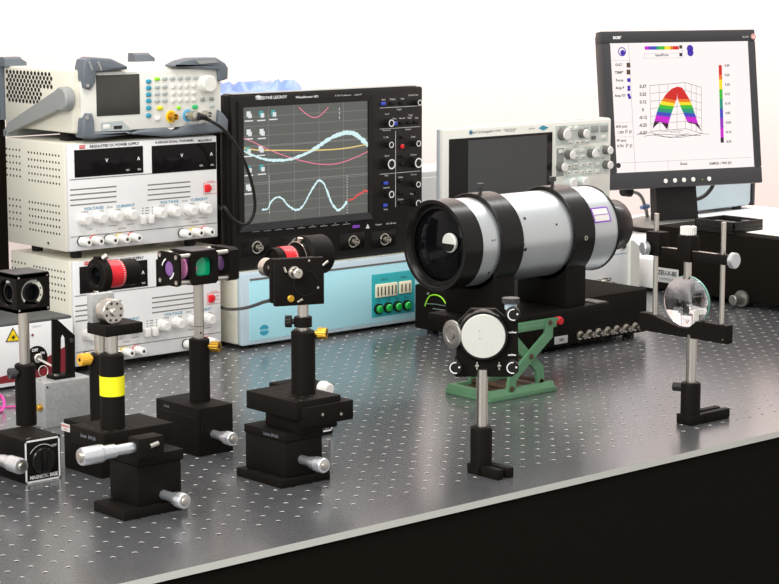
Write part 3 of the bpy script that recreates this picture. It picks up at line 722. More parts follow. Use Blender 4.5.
sc_ = MB().box((p.x, -.0012, s1z), (q.x, .0005, zt), bev=.0006).build('screen_surround', 'black_gloss', A)
g = U(467.5, 150); g2 = U(546, 150); MB().box((g.x, -.0020, s1z+.008), (g2.x, -.001, zt-.004)).build('screen', 'lcd', sc_)
M['scope_off'] = mat('screen_off', S(64, 66, 66), .18, rvar=.02)
sc_.children[0].data.materials[0] = M['scope_off']
mb = MB()
for x, y, s, z, w in ((480, 132, 'Agilent Technologies', .0062, .047), (495.5, 130.8, 'DSO-X 3034A', .0045, .023), (510, 129.2, 'Digital Storage', .0036, .028), (510, 130.9, 'Oscilloscope', .0036, .022), (531.5, 128.6, '350 MHz', .0036, .014)):
    c = U(x, y); mb.text(s, (c.x, -.0003, c.z), z, width=w)
mb.build('lettering', 'black_ink', A)
c = U(470.7, 132.4); mb = MB()
for k in range(6): a_ = pi*k/6; mb.box((-.004, -.0003, -.0005), (.004, 0, .0005), T=Matrix.Translation((c.x, -.0002, c.z)) @ Matrix.Rotation(a_, 4, 'Y'))
mb.build('emblem', 'blue_ink', A)
c = U(543.5, 128); mb = MB(); mb.prism([(c.x-.012, -.0004, c.z), (c.x-.002, -.0004, c.z+.0045), (c.x+.012, -.0004, c.z+.0005), (c.x, -.0004, c.z-.004)], (0, .0004, 0)); mb.build('model_mark', 'teal_key', A)
# control zones
def zone(x0, y0, x1, y1, m='zone_grey'):
    p, q = U(x0, y0), U(x1, y1); MB().box((p.x, -.0005, q.z), (q.x, .0005, p.z)).build('key_zone', m, A)
zone(555.5, 126, 608, 141.5); zone(556.5, 148.5, 563.5, 176, 'handle_grey'); zone(564.8, 148.3, 592, 175); zone(593.5, 146, 609, 172.5)
for x, y, r, hgt in ((564, 134.2, .0105, .014), (583.5, 133.4, .0080, .013), (570, 154.8, .0078, .013), (592.2, 153.3, .0078, .013), (561.7, 167, .0078, .013), (607.5, 150.2, .0074, .013), (607.5, 164.8, .0074, .013), (569.5, 183, .0095, .016), (582, 181.8, .0095, .016)):
    c = at_y(x, y, AY-.006)-L; d = 0
    k_ = MB().lathe((c.x, 0, c.z), (0, -1, 0), [(0, 0), (0, r), (hgt-.0005, r*.93)], 0, 26).build('knob', 'knob_grey' if y < 178 else 'zone_grey', A)
    MB().lathe((c.x, -hgt+.0005, c.z), (0, -1, 0), [(0, r*.93), (.002, r*.8), (.0022, 0)], 0, 26).build('knob_cap', 'button_white', k_)
for x, y, w in ((594, 128.6, .017), (603.6, 128.2, .017)):
    c = U(x, y); MB().box((c.x-w/2, -.003, c.z-.006), (c.x+w/2, 0, c.z+.006), bev=.003).build('run_key', 'handle_grey', A)
for x, y in ((569.5, 128.4), (575.5, 128.2), (569.5, 143), (575.8, 142.6), (581, 142.2), (586.3, 142), (560.5, 151.4), (575, 150.6), (581.5, 150), (575, 157.4), (582, 157), (568.5, 166.2), (574.8, 165.4), (581.8, 164.8), (588.5, 164), (568, 173), (574.8, 172.5), (581.8, 171.9), (588.5, 171.3), (597, 148.5), (597, 156.3), (597, 164), (597, 171), (593, 137.6), (603, 137)):
    c = U(x, y); MB().box((c.x-.0052, -.0026, c.z-.0032), (c.x+.0052, 0, c.z+.0032), bev=.001).build('key', 'warm_grey' if (x, y) != (593, 137.6) else 'knob_grey', A)
mb = MB()
for x, y, s in ((562, 126.8, 'Horizontal'), (586, 128, 'Cursors'), (575, 146.6, 'Measure'), (604, 145.8, 'Trigger'), (575, 161.3, 'Vertical'), (575, 169, 'Waveform'), (570, 177.6, 'Entry'), (603, 157.8, 'Level')): c = U(x, y); mb.text(s, (c.x, -.0008, c.z), .0036)
for x, y in ((569.5, 143), (575.8, 142.6), (581, 142.2), (586.3, 142), (575, 157.4), (582, 157), (568.5, 166.2), (574.8, 165.4), (581.8, 164.8), (588.5, 164), (568, 173), (574.8, 172.5), (581.8, 171.9), (588.5, 171.3)):
    c = U(x, y); mb.box((c.x-.003, -.0028, c.z-.0005), (c.x+.003, -.0024, c.z+.0006))
mb.build('key_lettering', 'black_ink', A)
for x in (.14, aw-.06):
    for y in (.03, .10): MB().box((x-.012, y-.008, 0), (x+.012, y+.008, ab+.001)).build('foot', 'black_plastic', A)

# ------------------------------------------------------------------ grey case between the two oscilloscopes
L = Vector((.84, .80, 0)); o = thing('equipment_case', 'plain grey case seen in the gap between the two oscilloscopes', 'equipment case', L)
MB().box((-.16, -.05, .006), (.10, .06, .2105), bev=.004).build('casing', 'mid_grey', o)
MB().box((-.158, -.053, .02), (.098, -.0495, .200), bev=.001).build('cover_panel', 'mid_grey', o)
for x in (-.13, .07):
    for y in (-.03, .04): MB().cyl((x, y, 0), (x, y, .008), .01, n=14).build('foot', 'black_plastic', o)

# ------------------------------------------------------------------ black box with a row of coaxial sockets
NX0, NX1, NY0, NY1, NZ = .46, .7005, .20, .462, .0752
L = Vector((NX0, NY0, 0)); N = thing('interface_box', 'flat black box with seven coaxial sockets in a row behind the green jack', 'interface box', L)
U = lambda x, y, d=0.: at_y(x, y, NY0-d)-L
MB().box((0, .003, .007), (NX1-NX0, NY1-NY0, NZ), bev=.0025).build('casing', 'black_side', N)
MB().box((.001, 0, .008), (NX1-NX0-.001, .0028, NZ-.001), bev=.001).build('front_panel', 'black', N)
for k in range(7):
    c = U(581.5+k*9.15, 335.6-k*1.45, .004)
    mb = MB().ring((c.x, 0, c.z), (0, -1, 0), .0045, .0066, .0016, 0, 24)
    mb.lathe((c.x, 0, c.z), (0, -1, 0), [(0, .0048), (.004, .0048), (.004, .0041), (.012, .0041), (.012, .003), (.002, .003)], 0, 20)
    mb.box((c.x-.0056, -.0105, c.z-.0009), (c.x+.0056, -.0088, c.z+.0009)); mb.build('coaxial_socket', 'steel', N)
p, q = U(554.5, 337), U(567.5, 342.6); lb = MB().box((p.x, -.0006, q.z), (q.x, .0005, p.z), bev=.0004).build('label_plate', 'mid_grey', N)
mb = MB(); mb.text('USB', ((p.x+q.x)/2, -.0008, (p.z+q.z)/2), .0055, bold=True); mb.build('label_lettering', 'black_ink', lb)
mb = MB()
for k in range(3): c = U(617+k*7, 338-k*1.2); mb.text(('AO', 'GND', 'AI')[k], (c.x, -.0004, c.z-.002), .004)
mb.build('lettering', 'rust', N)
c = U(558.5, 320.5, .004)
MB().lathe((c.x, 0, c.z), (0, -1, 0), [(0, .0062), (.006, .0062), (.010, .005), (.010, 0)], 0, 18).build('indicator_lamp', 'red_plastic', N)
# coiled colour mark on the side (a thin yellow-green wire loop)
W = lambda x, y: at_x(x, y, NX0-.002)-L
mb = MB(); mb.tube(smooth_path([W(425, 306), (W(427, 300.5)), W(430, 296), W(436, 295), W(442, 298), W(446, 304)], 5), .0011)
mb.build('wire_loop', 'lime', N)
mb = MB(); mb.tube([W(425, 303.5), W(436, 304.2), W(446, 306)], .0008); mb.tube([W(433, 308.5), W(447, 310.5)], .0008); mb.cyl(W(429.5, 293.4), W(429.5, 293.4)+Vector((-.004, 0, 0)), .0016, n=10); mb.build('wire_end', 'steel', N)
for x in (.02, NX1-NX0-.02):
    for y in (.02, NY1-NY0-.02): MB().cyl((x, y, 0), (x, y, .009), .009, n=14).build('foot', 'black_plastic', N)

# ------------------------------------------------------------------ green lab jack
JX0, JX1, JY0, JY1, JZ = .174, .297, 0., .086, .0975
L = Vector(((JX0+JX1)/2, (JY0+JY1)/2, 0)); J = thing('lab_jack', 'worn green scissor jack under the black base of the telescope', 'lab jack', L)
jx, jy = (JX1-JX0)/2, (JY1-JY0)/2
mb = MB().box((-jx, -jy, 0), (jx, jy, .006), bev=.0012)
for s in (-1, 1): mb.prism([(-jx+.002, s*jy, .006), (-jx+.002, s*(jy-.012), .006), (-jx+.002, s*(jy-.010), .0135), (-jx+.002, s*(jy-.004), .0135)], (2*jx-.006, 0, 0))
mb.prism([(-jx, -jy, .006), (-jx, jy, .006), (-jx, jy-.008, .014), (-jx, -jy+.008, .014)], (.007, 0, 0))
mb.build('base', 'jack_green', J)
mb = MB().box((-jx+.01, -jy+.013, .006), (jx-.006, jy-.013, .0095)); mb.build('slide_track', 'rust', J)
TXL, TXR = -jx+.004, jx+.006
mb = MB().box((TXL, -jy+.004, JZ-.004), (TXR, jy, JZ), bev=.0008)
for s in (-1, 1): mb.box((TXL, s*(jy-.006)-.002, JZ-.012), (TXR-.004, s*(jy-.006)+.002, JZ-.003), bev=.0008)
mb.build('top_plate', 'jack_green', J)
P_ = lambda x, y: at_y(x, y, JY0+.003)-L
def link(pts, y0, w=.0064):
    """dog-leg link bar through pts (x, z)"""
    mb = MB(); pts = [Vector((p[0], 0, p[1])) for p in pts]; lft, rgt = [], []
    for i, p in enumerate(pts):
        a = pts[max(i-1, 0)]; b = pts[min(i+1, len(pts)-1)]
        n1 = (p-a).normalized() if i else (b-p).normalized(); n2 = (b-p).normalized() if i < len(pts)-1 else n1
        t = (n1+n2).normalized(); n = Vector((-t.z, 0, t.x)); k = w/max(.5, n.dot(Vector((-n1.z, 0, n1.x))))
        e = -t*w*.7 if i == 0 else (t*w*.7 if i == len(pts)-1 else Vector())
        lft.append(p+n*k+e); rgt.append(p-n*k+e)
    poly = lft+rgt[::-1]; mb.prism([(p.x, y0, p.z) for p in poly], (0, .005, 0)); return mb
def lz(x, y): p = P_(x, y); return (p.x, p.z)
a1 = [lz(549.5, 322.5), lz(549, 335), lz(530.5, 356.5), lz(513, 378), lz(511.3, 389)]
tl = lz(549.5, 322.5)
a2 = [(2*lz(530.5, 356.5)[0]-tl[0], tl[1]), lz(514, 337), lz(530.5, 356.5), lz(542.5, 369), lz(543.5, 381.5)]
for yy, nm in ((-jy+.002, 0), (jy-.012, 1)):
    for k, a in enumerate((a1, a2)):
        lk = link(a, yy+(.0 if k == 0 else .0052)).build('scissor_link', 'jack_green', J)
        mb = MB()
        for p in (a[0], a[2], a[-1]): mb.cyl((p[0], yy-.0015 if k == 0 else yy+.004, p[1]), (p[0], yy+.0105, p[1]), .0034, n=14)
        mb.build('pivot_pin', 'rust', lk)
mb = MB()
for p in (a1[0], a1[2], a1[-1], a2[-1], a2[0]): mb.cyl((p[0], -jy+.006, p[1]), (p[0], jy-.006, p[1]), .0028, n=12)
mb.build('cross_rod', 'rust', J)
zc = a1[2][1]
mb = MB().cyl((a1[2][0]-.010, 0, zc-.008), (jx-.02, 0, zc-.008), .0035, n=14); mb.build('lead_screw', 'rust', J)
M['knob_steel'] = mat('turned_steel_knob', S(150, 148, 142), .35, metal=.75)

# ------------------------------------------------------------------ telescope / beam expander
TY, TZ, TR = .060, .2030, .0583
L = Vector((.28, TY, JZ)); T_ = thing('telescope', 'big silver and black telescope tube lying on a black base above the green jack', 'telescope', L)
zz = TZ-JZ; xs = lambda wx: wx-L.x
X0, X1, X2, X3, X4, X5, X6, X7 = [xs(v) for v in (.129, .1605, .192, .230, .3265, .3645, .414, .473)]
mb = MB().lathe((0, 0, zz), (1, 0, 0), [(X0+.012, 0), (X0+.012, .030), (X0+.014, TR-.009), (X0+.002, TR-.006), (X0, TR-.004), (X0, TR+.0005), (X1, TR+.0005), (X1, TR-.003)], 0, 72)
mb.build('front_barrel', 'black_satin', T_)
mb = MB().lathe((X0+.0118, 0, zz), (-1, 0, 0), [(0, TR-.010), (.002, TR-.012), (.006, TR-.030), (.008, 0)], 0, 60); gl = mb.build('front_lens', 'window', T_)
mb = MB().ring((X0+.0095, 0, zz), (-1, 0, 0), TR-.0115, TR-.0075, .0016, 0, 60); mb.build('lens_ring', 'black_gloss', T_)
# small bright secondary mirror set in the middle of the front lens
c = at_x(448.5, 243, L.x+X0)-L
mb = MB().lathe((X0+.004, c.y, c.z), (-1, 0, 0), [(0, .0125), (.003, .0125), (.004, .0115), (.0042, 0)], 0, 32); sm = mb.build('secondary_mirror', 'mirror_white', T_)
mb = MB().prism([(X0-.0004, c.y-.011*cos(a), c.z-.001-.010*abs(sin(a))) for a in [pi*k/12 for k in range(13)]], (-.0008, 0, 0)); mb.build('mirror_shade', 'black_gloss', sm)
mb = MB().lathe((0, 0, zz), (1, 0, 0), [(X1, 0), (X1, TR-.0008), (X6, TR-.0008), (X6, 0)], 0, 72); mb.build('tube', 'silver_tube', T_)
random.seed(5); mb = MB()
for px, py, s in ((556, 0, 0), (525, 218, 2.1), (526, 250, 2.6), (524.5, 245, 1.4), (557, 224.5, 1.5), (493, 240.5, 1.2), (495.5, 240, 1), (489, 273, 1.8), (519, 203, .8), (525, 201.5, .9), (532, 200.5, 1.1), (541, 199.5, .7), (547, 200.5, 1.0), (549, 201, .8), (515, 205, .7), (528, 203.5, .6)):
    if py == 0: continue
    # hit the tube surface along the sight line
    o_, d_ = CAM, ray(px, py); oy, oz = o_.y-TY, o_.z-TZ; A_ = d_.y**2+d_.z**2; B_ = oy*d_.y+oz*d_.z; C_ = oy*oy+oz*oz-TR**2; q_ = B_*B_-A_*C_
    if q_ < 0: continue
    h = o_+d_*((-B_-math.sqrt(q_))/A_); a = math.atan2(h.z-TZ, h.y-TY); w = s*.0011
    n = 7; mb.prism([(xs(h.x)+w*random.uniform(.6, 1.2)*cos(2*pi*k/n), (TR-.0008)*cos(a+w*random.uniform(.6, 1.2)*sin(2*pi*k/n)/TR), zz+(TR-.0008)*sin(a+w*random.uniform(.6, 1.2)*sin(2*pi*k/n)/TR)) for k in range(n)], Vector((0, cos(a), sin(a)))*.0004)
mb.build('paint_chips', 'chip', T_)
# purple outlined sticker wrapped on the tube
def tube_pt(px, py, rr=TR):
    d_ = ray(px, py); oy, oz = CAM.y-TY, CAM.z-TZ; A_ = d_.y**2+d_.z**2; B_ = oy*d_.y+oz*d_.z; C_ = oy*oy+oz*oz-rr**2
    h = CAM+d_*((-B_-math.sqrt(max(0, B_*B_-A_*C_)))/A_); return h
st = MB(); base = MB()
crn = [tube_pt(*p) for p in ((591.5, 207), (606, 207), (610, 215), (610, 221.5), (599, 222.5), (594, 219))]
ax0 = min(h.x for h in crn); ax1 = max(h.x for h in crn); g0 = math.atan2(tube_pt(600, 207).z-TZ, tube_pt(600, 207).y-TY); g1 = math.atan2(tube_pt(601, 222.5).z-TZ, tube_pt(601, 222.5).y-TY)
if g0 < 0: g0 += 2*pi
if g1 < 0: g1 += 2*pi
cp = lambda x, a, r: (xs(x), r*cos(a), zz+r*sin(a))
def strip(mbx, xa, xb, ga, gb, r, n=8):
    vs = [cp(x, ga+(gb-ga)*k/n, r) for k in range(n+1) for x in (xa, xb)]
    mbx._add(vs, [(2*k, 2*k+1, 2*k+3, 2*k+2) for k in range(n)], 0, True)
strip(base, ax0, ax1, g0, g1, TR-.0004); sk = base.build('sticker', 'button_white', T_)
t_ = .0019; ta = t_/TR
for a in ((ax0, ax1, g0, g0+ta), (ax0, ax1, g1-ta, g1), (ax0, ax0+t_, g0, g1), (ax1-t_, ax1, g0, g1)): strip(st, *a, TR-.0001)
strip(st, ax0+.003, ax1-.003, (g0+g1)/2-ta*.25, (g0+g1)/2+ta*.25, TR-.0001); st.build('sticker_outline', 'purple_ink', sk)
for xa, xb in ((X2, X3), (X4, X5)):
    r = MB().lathe((0, 0, zz), (1, 0, 0), [(xa, TR-.003), (xa, TR+.004), (xa+.001, TR+.0048), (xb-.001, TR+.0048), (xb, TR+.004), (xb, TR-.003)], 0, 72).build('clamp_ring', 'black_satin', T_)
    MB().box((xa, -.046, .009), (xb, .046, zz-.030), bev=.0015).build('saddle', 'black', T_)
    xm = (xa+xb)/2
    mb = MB().cyl((xm, 0, zz+TR+.004), (xm, 0, zz+TR+.011), .0022, n=12); mb.knurl((xm, 0, zz+TR+.0105), (xm, 0, zz+TR+.0165), .0048); mb.build('clamp_screw', 'charcoal', T_)
mb = MB(); h = tube_pt(585.5, 238, TR+.0048); a = math.atan2(h.z-TZ, h.y-TY); e = Vector((0, cos(a), sin(a))); p = Vector((xs(h.x), h.y-TY, h.z-TZ+zz)); mb.ring(p-e*.001, e, .0018, .0032, .0025, n=14); mb.build('set_screw', 'steel', T_)
mb = MB().lathe((0, 0, zz), (1, 0, 0), [(X6, 0), (X6, TR+.0003), (X6+.003, TR+.0003), (X6+.008, TR-.010), (X6+.010, .0375), (X6+.028, .0375), (X6+.029, .036), (X7-.004, .035), (X7, .032), (X7, 0)], 0, 60); mb.build('eyepiece_barrel', 'black_gloss', T_)
mb = MB()
for px, py in ((619.5, 222), (625, 213.5), (624, 233)):
    hh = tube_pt(px, py, .036); a = math.atan2(hh.z-TZ, hh.y-TY); e = Vector((0, cos(a), sin(a))); p = Vector((X6+.019, 0, zz))+e*.037; mb.cyl(p, p+e*.0012, .0018, n=10)
mb.build('barrel_screw', 'steel', T_)
MB().box((X0+.035, -.05, 0), (X6-.006, .05, .009), bev=.0012).build('base_plate', 'black', T_)
MB().box((X6-.03, -.048, .0092), (X6-.010, -.015, .0105)).build('plate_reflection', 'knob_grey', T_)  # flat grey sheet paints the light reflected off the plate top

# ------------------------------------------------------------------ white disc mirror on a post, front
hb = at_z(483.6, 473.5, 0); L = Vector((hb.x, hb.y+.004, 0)); R_ = thing('mirror_mount', 'round frosted mirror in a black kinematic mount on a post near the table edge', 'mirror mount', L)
k = 1/912.
mb = MB().lathe((0, 0, .010), (0, 0, 1), [(0, 0), (0, .0122), (.0405, .0122), (.042, .0118), (.043, .0105), (.043, .0062)], 0, 32).box((-.010, -.010, 0), (.010, .010, .012), bev=.001)
mb.build('post_holder', 'black', R_)
mb = MB().box((-.0115, -.038, 0), (-.0025, -.008, .0115), bev=.0012).box((.0035, -.038, 0), (.0135, -.008, .0115), bev=.0012).box((-.0115, -.012, 0), (.0135, .011, .0115), bev=.0012)
mb.build('foot', 'black', R_)
Rm = Matrix.Rotation(YAW-pi/2, 4, 'Z')
def loc(px, py, d=0.):           # point of the mount's own plane (it faces the viewer side of the bench)
    n = Vector((-cos(YAW), -sin(YAW), 0)); P0 = L+n*d; r = ray(px, py); h = CAM+r*((P0-CAM).dot(n)/r.dot(n)); v = Rm.inverted() @ (h-L); return v
pt = loc(484.5, 378); z1 = pt.z
mb = MB().cyl((.0004, 0, .040), (.0006, 0, z1+.01), .0065, n=24); mb.ring((.0004, 0, .056), (0, 0, 1), .0060, .0067, .0008, n=24)
mb.build('post', 'steel', R_)
pl = [loc(*p) for p in ((456.5, 357), (457, 324), (471, 309.5), (496, 309.5), (505.5, 318), (506, 311), (518, 311), (518.5, 372), (512, 377), (456, 377), (450, 371), (450, 362))]
mb = MB(); mb.prism([(p.x, .012, p.z) for p in pl], (0, -.011, 0), T=Rm); mb.build('mount_plate', 'black', R_)
mb = MB(); pl2 = [loc(*p) for p in ((460, 374), (460, 330), (473, 313), (495, 313), (508, 330), (516, 335), (516, 374))]
mb.prism([(p.x, .024, p.z) for p in pl2], (0, -.009, 0), T=Rm); mb.build('back_plate', 'black', R_)
c = loc(483, 335)
mb = MB().lathe((c.x, .004, c.z), (0, -1, 0), [(0, .0285), (.006, .0285), (.011, .0268), (.011, .0246), (.0095, .0244)], 0, 60, T=Rm); mb.build('mirror_cell', 'black_gloss', R_)
mb = MB().lathe((c.x, .004, c.z), (0, -1, 0), [(0, .0244), (.0125, .0244), (.0135, .0238), (.0135, 0)], 0, 60, T=Rm); mb.build('mirror_disc', 'mirror_white', R_)
mb = MB()
for x, y in ((479, 329.5), (479.5, 337)): p = loc(x, y); mb.cyl((p.x, -.0094, p.z), (p.x, -.00975, p.z), .0013, n=12, T=Rm)
mb.build('disc_mark', 'mid_grey', R_)
for x, y in ((513.2, 314), (455.2, 367), (512.2, 367)):
    p = loc(x, y, .012)
    kb = MB().knurl((p.x, .002, p.z), (p.x, -.017, p.z), .0074, T=Rm).build('adjuster_knob', 'black_plastic', R_)
    mb = MB(); q = [(p.x+.0066*cos(t), -.0173, p.z+.0066*sin(t)) for t in [radians(80+16*k_) for k_ in range(14)]]
    q2 = [(p.x+.0054*cos(t), -.0173, p.z+.0054*sin(t)) for t in [radians(80+16*k_) for k_ in range(14)]]
    mb._add(q+q2, [(i, i+1, 14+i+1, 14+i) for i in range(13)], 0, False, Rm); mb.cyl((p.x+.0042, -.0168, p.z+.0006), (p.x+.0042, -.0176, p.z+.0006), .0011, n=10, T=Rm)
    mb.build('adjuster_scale', 'white_ink', kb)
p = loc(511, 306)
mb = MB().cyl((p.x, .004, p.z-.008), (p.x, .004, p.z+.003), .0052, n=20, T=Rm); mb.ring((p.x, .004, p.z-.004), (0, 0, 1), .005, .0068, .005, T=Rm); mb.build('adjuster_stem', 'blue_bezel', R_)
mb = MB().knurl((p.x, .004, p.z+.003), (p.x, .004, p.z+.0085), .0098, n=48, T=Rm); mb.build('fine_adjust_knob', 'charcoal', R_)
p = loc(449.5, 335); e = Vector((-.80, -.60, 0))
mb = MB().lathe((p.x+.010, .009, p.z), e, [(0, .005), (.006, .005), (.0062, .0150), (.0075, .0158), (.0095, .0158), (.0105, .0145), (.0105, .0095), (.0095, .0088), (.0095, .0055), (.0115, .005), (.0115, 0)], 0, 44, T=Rm); mb.build('gimbal_knob', 'knob_steel', R_)
mb = MB()
for x, y, w in ((512.5, 332.6, .0090), (512, 355.2, .0088)):
    p = loc(x, y); mb.box((p.x-w/2, .0008, p.z-.0007), (p.x+w/2, .0014, p.z+.0007), T=Rm); mb.prism([(p.x-.0018, .0008, p.z), (p.x+.0012, .0008, p.z), (p.x, .0008, p.z+.0018)], (0, .0004, 0), T=Rm)
mb.build('index_mark', 'white_ink', R_)
mb = MB()
for x, y in ((477, 366), (499.4, 366)): p = loc(x, y); mb.cyl((p.x, .0005, p.z-.0045), (p.x, .0005, p.z+.0045), .0011, n=8, T=Rm); mb.cyl((p.x-.002, .0005, p.z), (p.x+.002, .0005, p.z), .0014, n=8, T=Rm)
mb.build('spring_pin', 'steel', R_)

# ------------------------------------------------------------------ lens between two rods, right
HX, HY = .275, -.2477
L = Vector((HX, HY, 0)); H = thing('lens_holder', 'round glass lens hung between two thin rods on a post at the right', 'lens holder', L)
W = lambda x, y, d=0.: at_x(x, y, HX-d)-L
mb = MB().lathe((0, 0, .006), (0, 0, 1), [(0, 0), (0, .0122), (.043, .0122), (.0455, .0112), (.0455, .0062)], 0, 32); mb.cyl((-.012, 0, .045), (-.012, .0, .045), .001)
mb.build('post_holder', 'black', H)
mb = MB().box((-.0122, -.0122, 0), (.014, .0122, .0125), bev=.0015).box((.010, -.0122, 0), (.062, -.0030, .0125), bev=.0015).box((.010, .0030, 0), (.062, .0122, .0125), bev=.0015); mb.build('foot', 'black', H)
p = W(682, 386)
mb = MB().cyl((-.004, .008, p.z), (-.0105, .020, p.z), .0055, n=20, bev=.001); mb.build('thumbscrew', 'black_plastic', H)
lz0, lz1 = W(729, 343.5), W(729, 325.5); yl, yr = W(645, 320).y, W(729.5, 330).y
zb0, zb1 = (W(729, 343.8).z), (W(729, 325.5).z)
mb = MB().cyl((0, 0, .048), (0, 0, zb0+.004), .0064, n=24); mb.build('post', 'steel', H)
# lower bar with its V notch
ym = W(686.5, 330).y; zv = zb0+.011
yl2 = yl+.004
mb = MB().prism([(-.006, yr, zb0), (-.006, yl2, zb0+.0), (-.006, yl2, zb1), (-.006, yl-.012, zb1), (-.006, ym+.006, zv), (-.006, ym-.006, zv), (-.006, ym-.020, zb1), (-.006, yr, zb1)], (.012, 0, 0)); mb.build('lower_bar', 'black', H)
mb = MB().cyl((-.0061, yr+.005, zb0+.005), (-.0065, yr+.005, zb0+.005), .0012, n=8); mb.build('bar_pin', 'steel', H)
r1, r2 = W(655, 300).y, W(722, 300).y
for y, zt in ((r1, W(655, 213).z), (r2, W(722.5, 222).z)): MB().cyl((0, y, zb1-.006), (0, y, zt), .0030, n=18, bev=.0005).build('guide_rod', 'steel', H)
# upper bar with a block at the left rod and a carriage in the middle
ub1, ub0 = W(690, 250.2).z, W(690, 259).z
mb = MB().box((-.006, r2-.014, ub0-.001), (.006, r1+.010, ub1), bev=.0008); mb.build('upper_bar', 'black', H)
zt, zb = W(650, 230.5).z, W(650, 253.5).z
mb = MB().box((-.0085, r1-.013, zb), (.0085, r1+.0095, zt), bev=.0008); mb.build('rod_block', 'black', H)
zt = W(688, 235.5).z; yc = W(688, 250).y
mb = MB().box((-.0085, yc-.011, ub0-.003), (.0085, yc+.0105, zt), bev=.0008); mb.build('carriage', 'black', H)
mb = MB().box((-.0062, r2+.006, ub1+.0001), (-.0025, yc-.012, ub1+.0008)).box((-.0062, yc+.012, ub1+.0001), (-.0025, r1-.014, ub1+.0008)); mb.build('bright_edge', 'steel', H)
mb = MB().knurl((0, yc, zt+.0015), (0, yc, W(688, 226.5).z), .0100, n=48); mb.cyl((0, yc, zt-.002), (0, yc, zt+.002), .004); mb.build('clamp_knob', 'button_white', H)
mb = MB().lathe((-.0082, r1+.004, (ub0+ub1)/2+.003), (-1, .35, 0), [(0, .004), (.003, .004), (.003, .0085), (.009, .0085), (.010, .0075), (.010, 0)], 0, 28); mb.build('side_knob', 'micro', H)
mb = MB().lathe((-.002, r2-.0135, (ub0+ub1)/2), (0, -1, 0), [(0, .004), (.002, .004), (.002, .0095), (.007, .0095), (.008, .0085), (.008, 0)], 0, 28); mb.build('side_knob', 'micro', H)
lc = W(687, 301.3); lr = .0312
mb = MB().cyl((0, yc, ub0-.002), (0, yc, lc.z+lr-.0035), .0048, n=20); mb.build('plunger', 'steel', H)
# biconvex lens, turned a little towards the viewer
ax = Vector((-cos(radians(9)), -sin(radians(9)), 0)); t0 = .0028; sg = .0050
arc = lambda s: [(s*(t0+sg*(1-(r/lr)**2)), r) for r in [lr*(1-i/10.) for i in range(11)]]
prof = [(d, r) for d, r in arc(-1)][::-1]+[(d, r) for d, r in arc(1)]
mb = MB().lathe((0, lc.y, lc.z), ax, prof, 0, 64); mb.build('lens', 'glass', H, ang=60)
mb = MB().ring((0, lc.y, lc.z)-ax*.0024 if False else Vector((0, lc.y, lc.z))-ax*.0015, ax, lr+.00005, lr+.0003, .0030, 0, 64); mb.build('lens_rim', 'glass_rim', H)

# ------------------------------------------------------------------ long black controller at the right
KX, KZ = 1.03, .12
L = Vector((1.12, .26, 0)); K = thing('laser_controller', 'long low black cabinet with a white nameplate under the monitor', 'controller', L)
MB().box((KX-L.x, .05-L.y, .010), (1.205-L.x, .472-L.y, KZ), bev=.003).build('casing', 'black_side', K)
W = lambda x, y, d=0.: at_x(x, y, KX-d)-L
p, q = W(657, 267), W(678.5, 284.5)
npl = MB().box((p.x-.0012, p.y, q.z), (p.x+.001, q.y, p.z), bev=.0005).build('nameplate', 'mid_grey', K)
mb = MB(); mb.text('ZEU-X-BE', (p.x-.0016, (p.y+q.y)/2, (p.z*2+q.z)/3), .011, 0, 'left', width=abs(p.y-q.y)*.86, bold=True); mb.text('CONTROLLER', (p.x-.0016, (p.y+q.y)/2, (p.z+3*q.z)/4), .005, 0, 'left', width=abs(p.y-q.y)*.7); mb.build('nameplate_lettering', 'black_ink', npl)
c = W(736.5, 299.5, .02)
mb = MB().lathe((KX-L.x, c.y, c.z), (-1, 0, 0), [(0, .007), (.004, .007), (.004, .0135), (.009, .0138), (.0095, .0085), (.030, .0082), (.031, .007), (.031, 0)], 0, 28); mb.build('coupling', 'knob_steel', K)
for x in (KX+.03, 1.175):
    for y in (.09, .43): MB().cyl((x-L.x, y-L.y, 0), (x-L.x, y-L.y, .012), .014, n=14).build('foot', 'black_plastic', K)
# white case behind it
L = Vector((1.44, .72, 0)); o = thing('equipment_case', 'low white case under the monitor stand behind the black cabinet', 'equipment case', L)
MB().box((1.04-L.x, .482-L.y, .006), (1.84-L.x, .96-L.y, .058), bev=.004).build('casing', 'white', o)
for x in (-.3, .3):
    for y in (-.18, .18): MB().cyl((x, y, 0), (x, y, .008), .012, n=14).build('foot', 'black_plastic', o)
# black tray on top
fc = at_z(734, 234.6, KZ); L = Vector((fc.x+.040, fc.y+.044, KZ)); tr = thing('tray', 'small black open tray lying on the black cabinet in front of the monitor', 'tray', L)
mb = MB(); a, b_, h_ = .038, .042, .0195
mb.box((-a, -b_, 0), (a, b_, .003)); 
for s in (-1, 1): mb.box((s*a-(.003 if s > 0 else 0), -b_, .002), (s*a+(.003 if s < 0 else 0), b_, h_), bev=.0006); mb.box((-a, s*b_-(.003 if s > 0 else 0), .002), (a, s*b_+(.003 if s < 0 else 0), h_), bev=.0006)
mb.build('shell', 'black_plastic', tr)
mb = MB().box((-a-.001, -b_-.001, .007), (a+.001, b_+.001, .008)); mb.build('seam', 'black_gloss', tr)
mb = MB().box((-.025, -.02, .003), (.0, .025, .016), bev=.002).cyl((.02, -.02, .003), (.02, -.02, .017), .008, n=16); mb.build('insert', 'charcoal', tr)
pp = at_z(770, 236, KZ)
mb = MB(); mb.box((-.030, -.085, .0002), (1.198-pp.x-.035, .19, .0014)); o = mb.build('paper_sheet', 'paper', loc=(pp.x+.035, pp.y-.02, KZ)); tag(o, 'white paper sheet on the black cabinet to the right of the tray', 'paper')

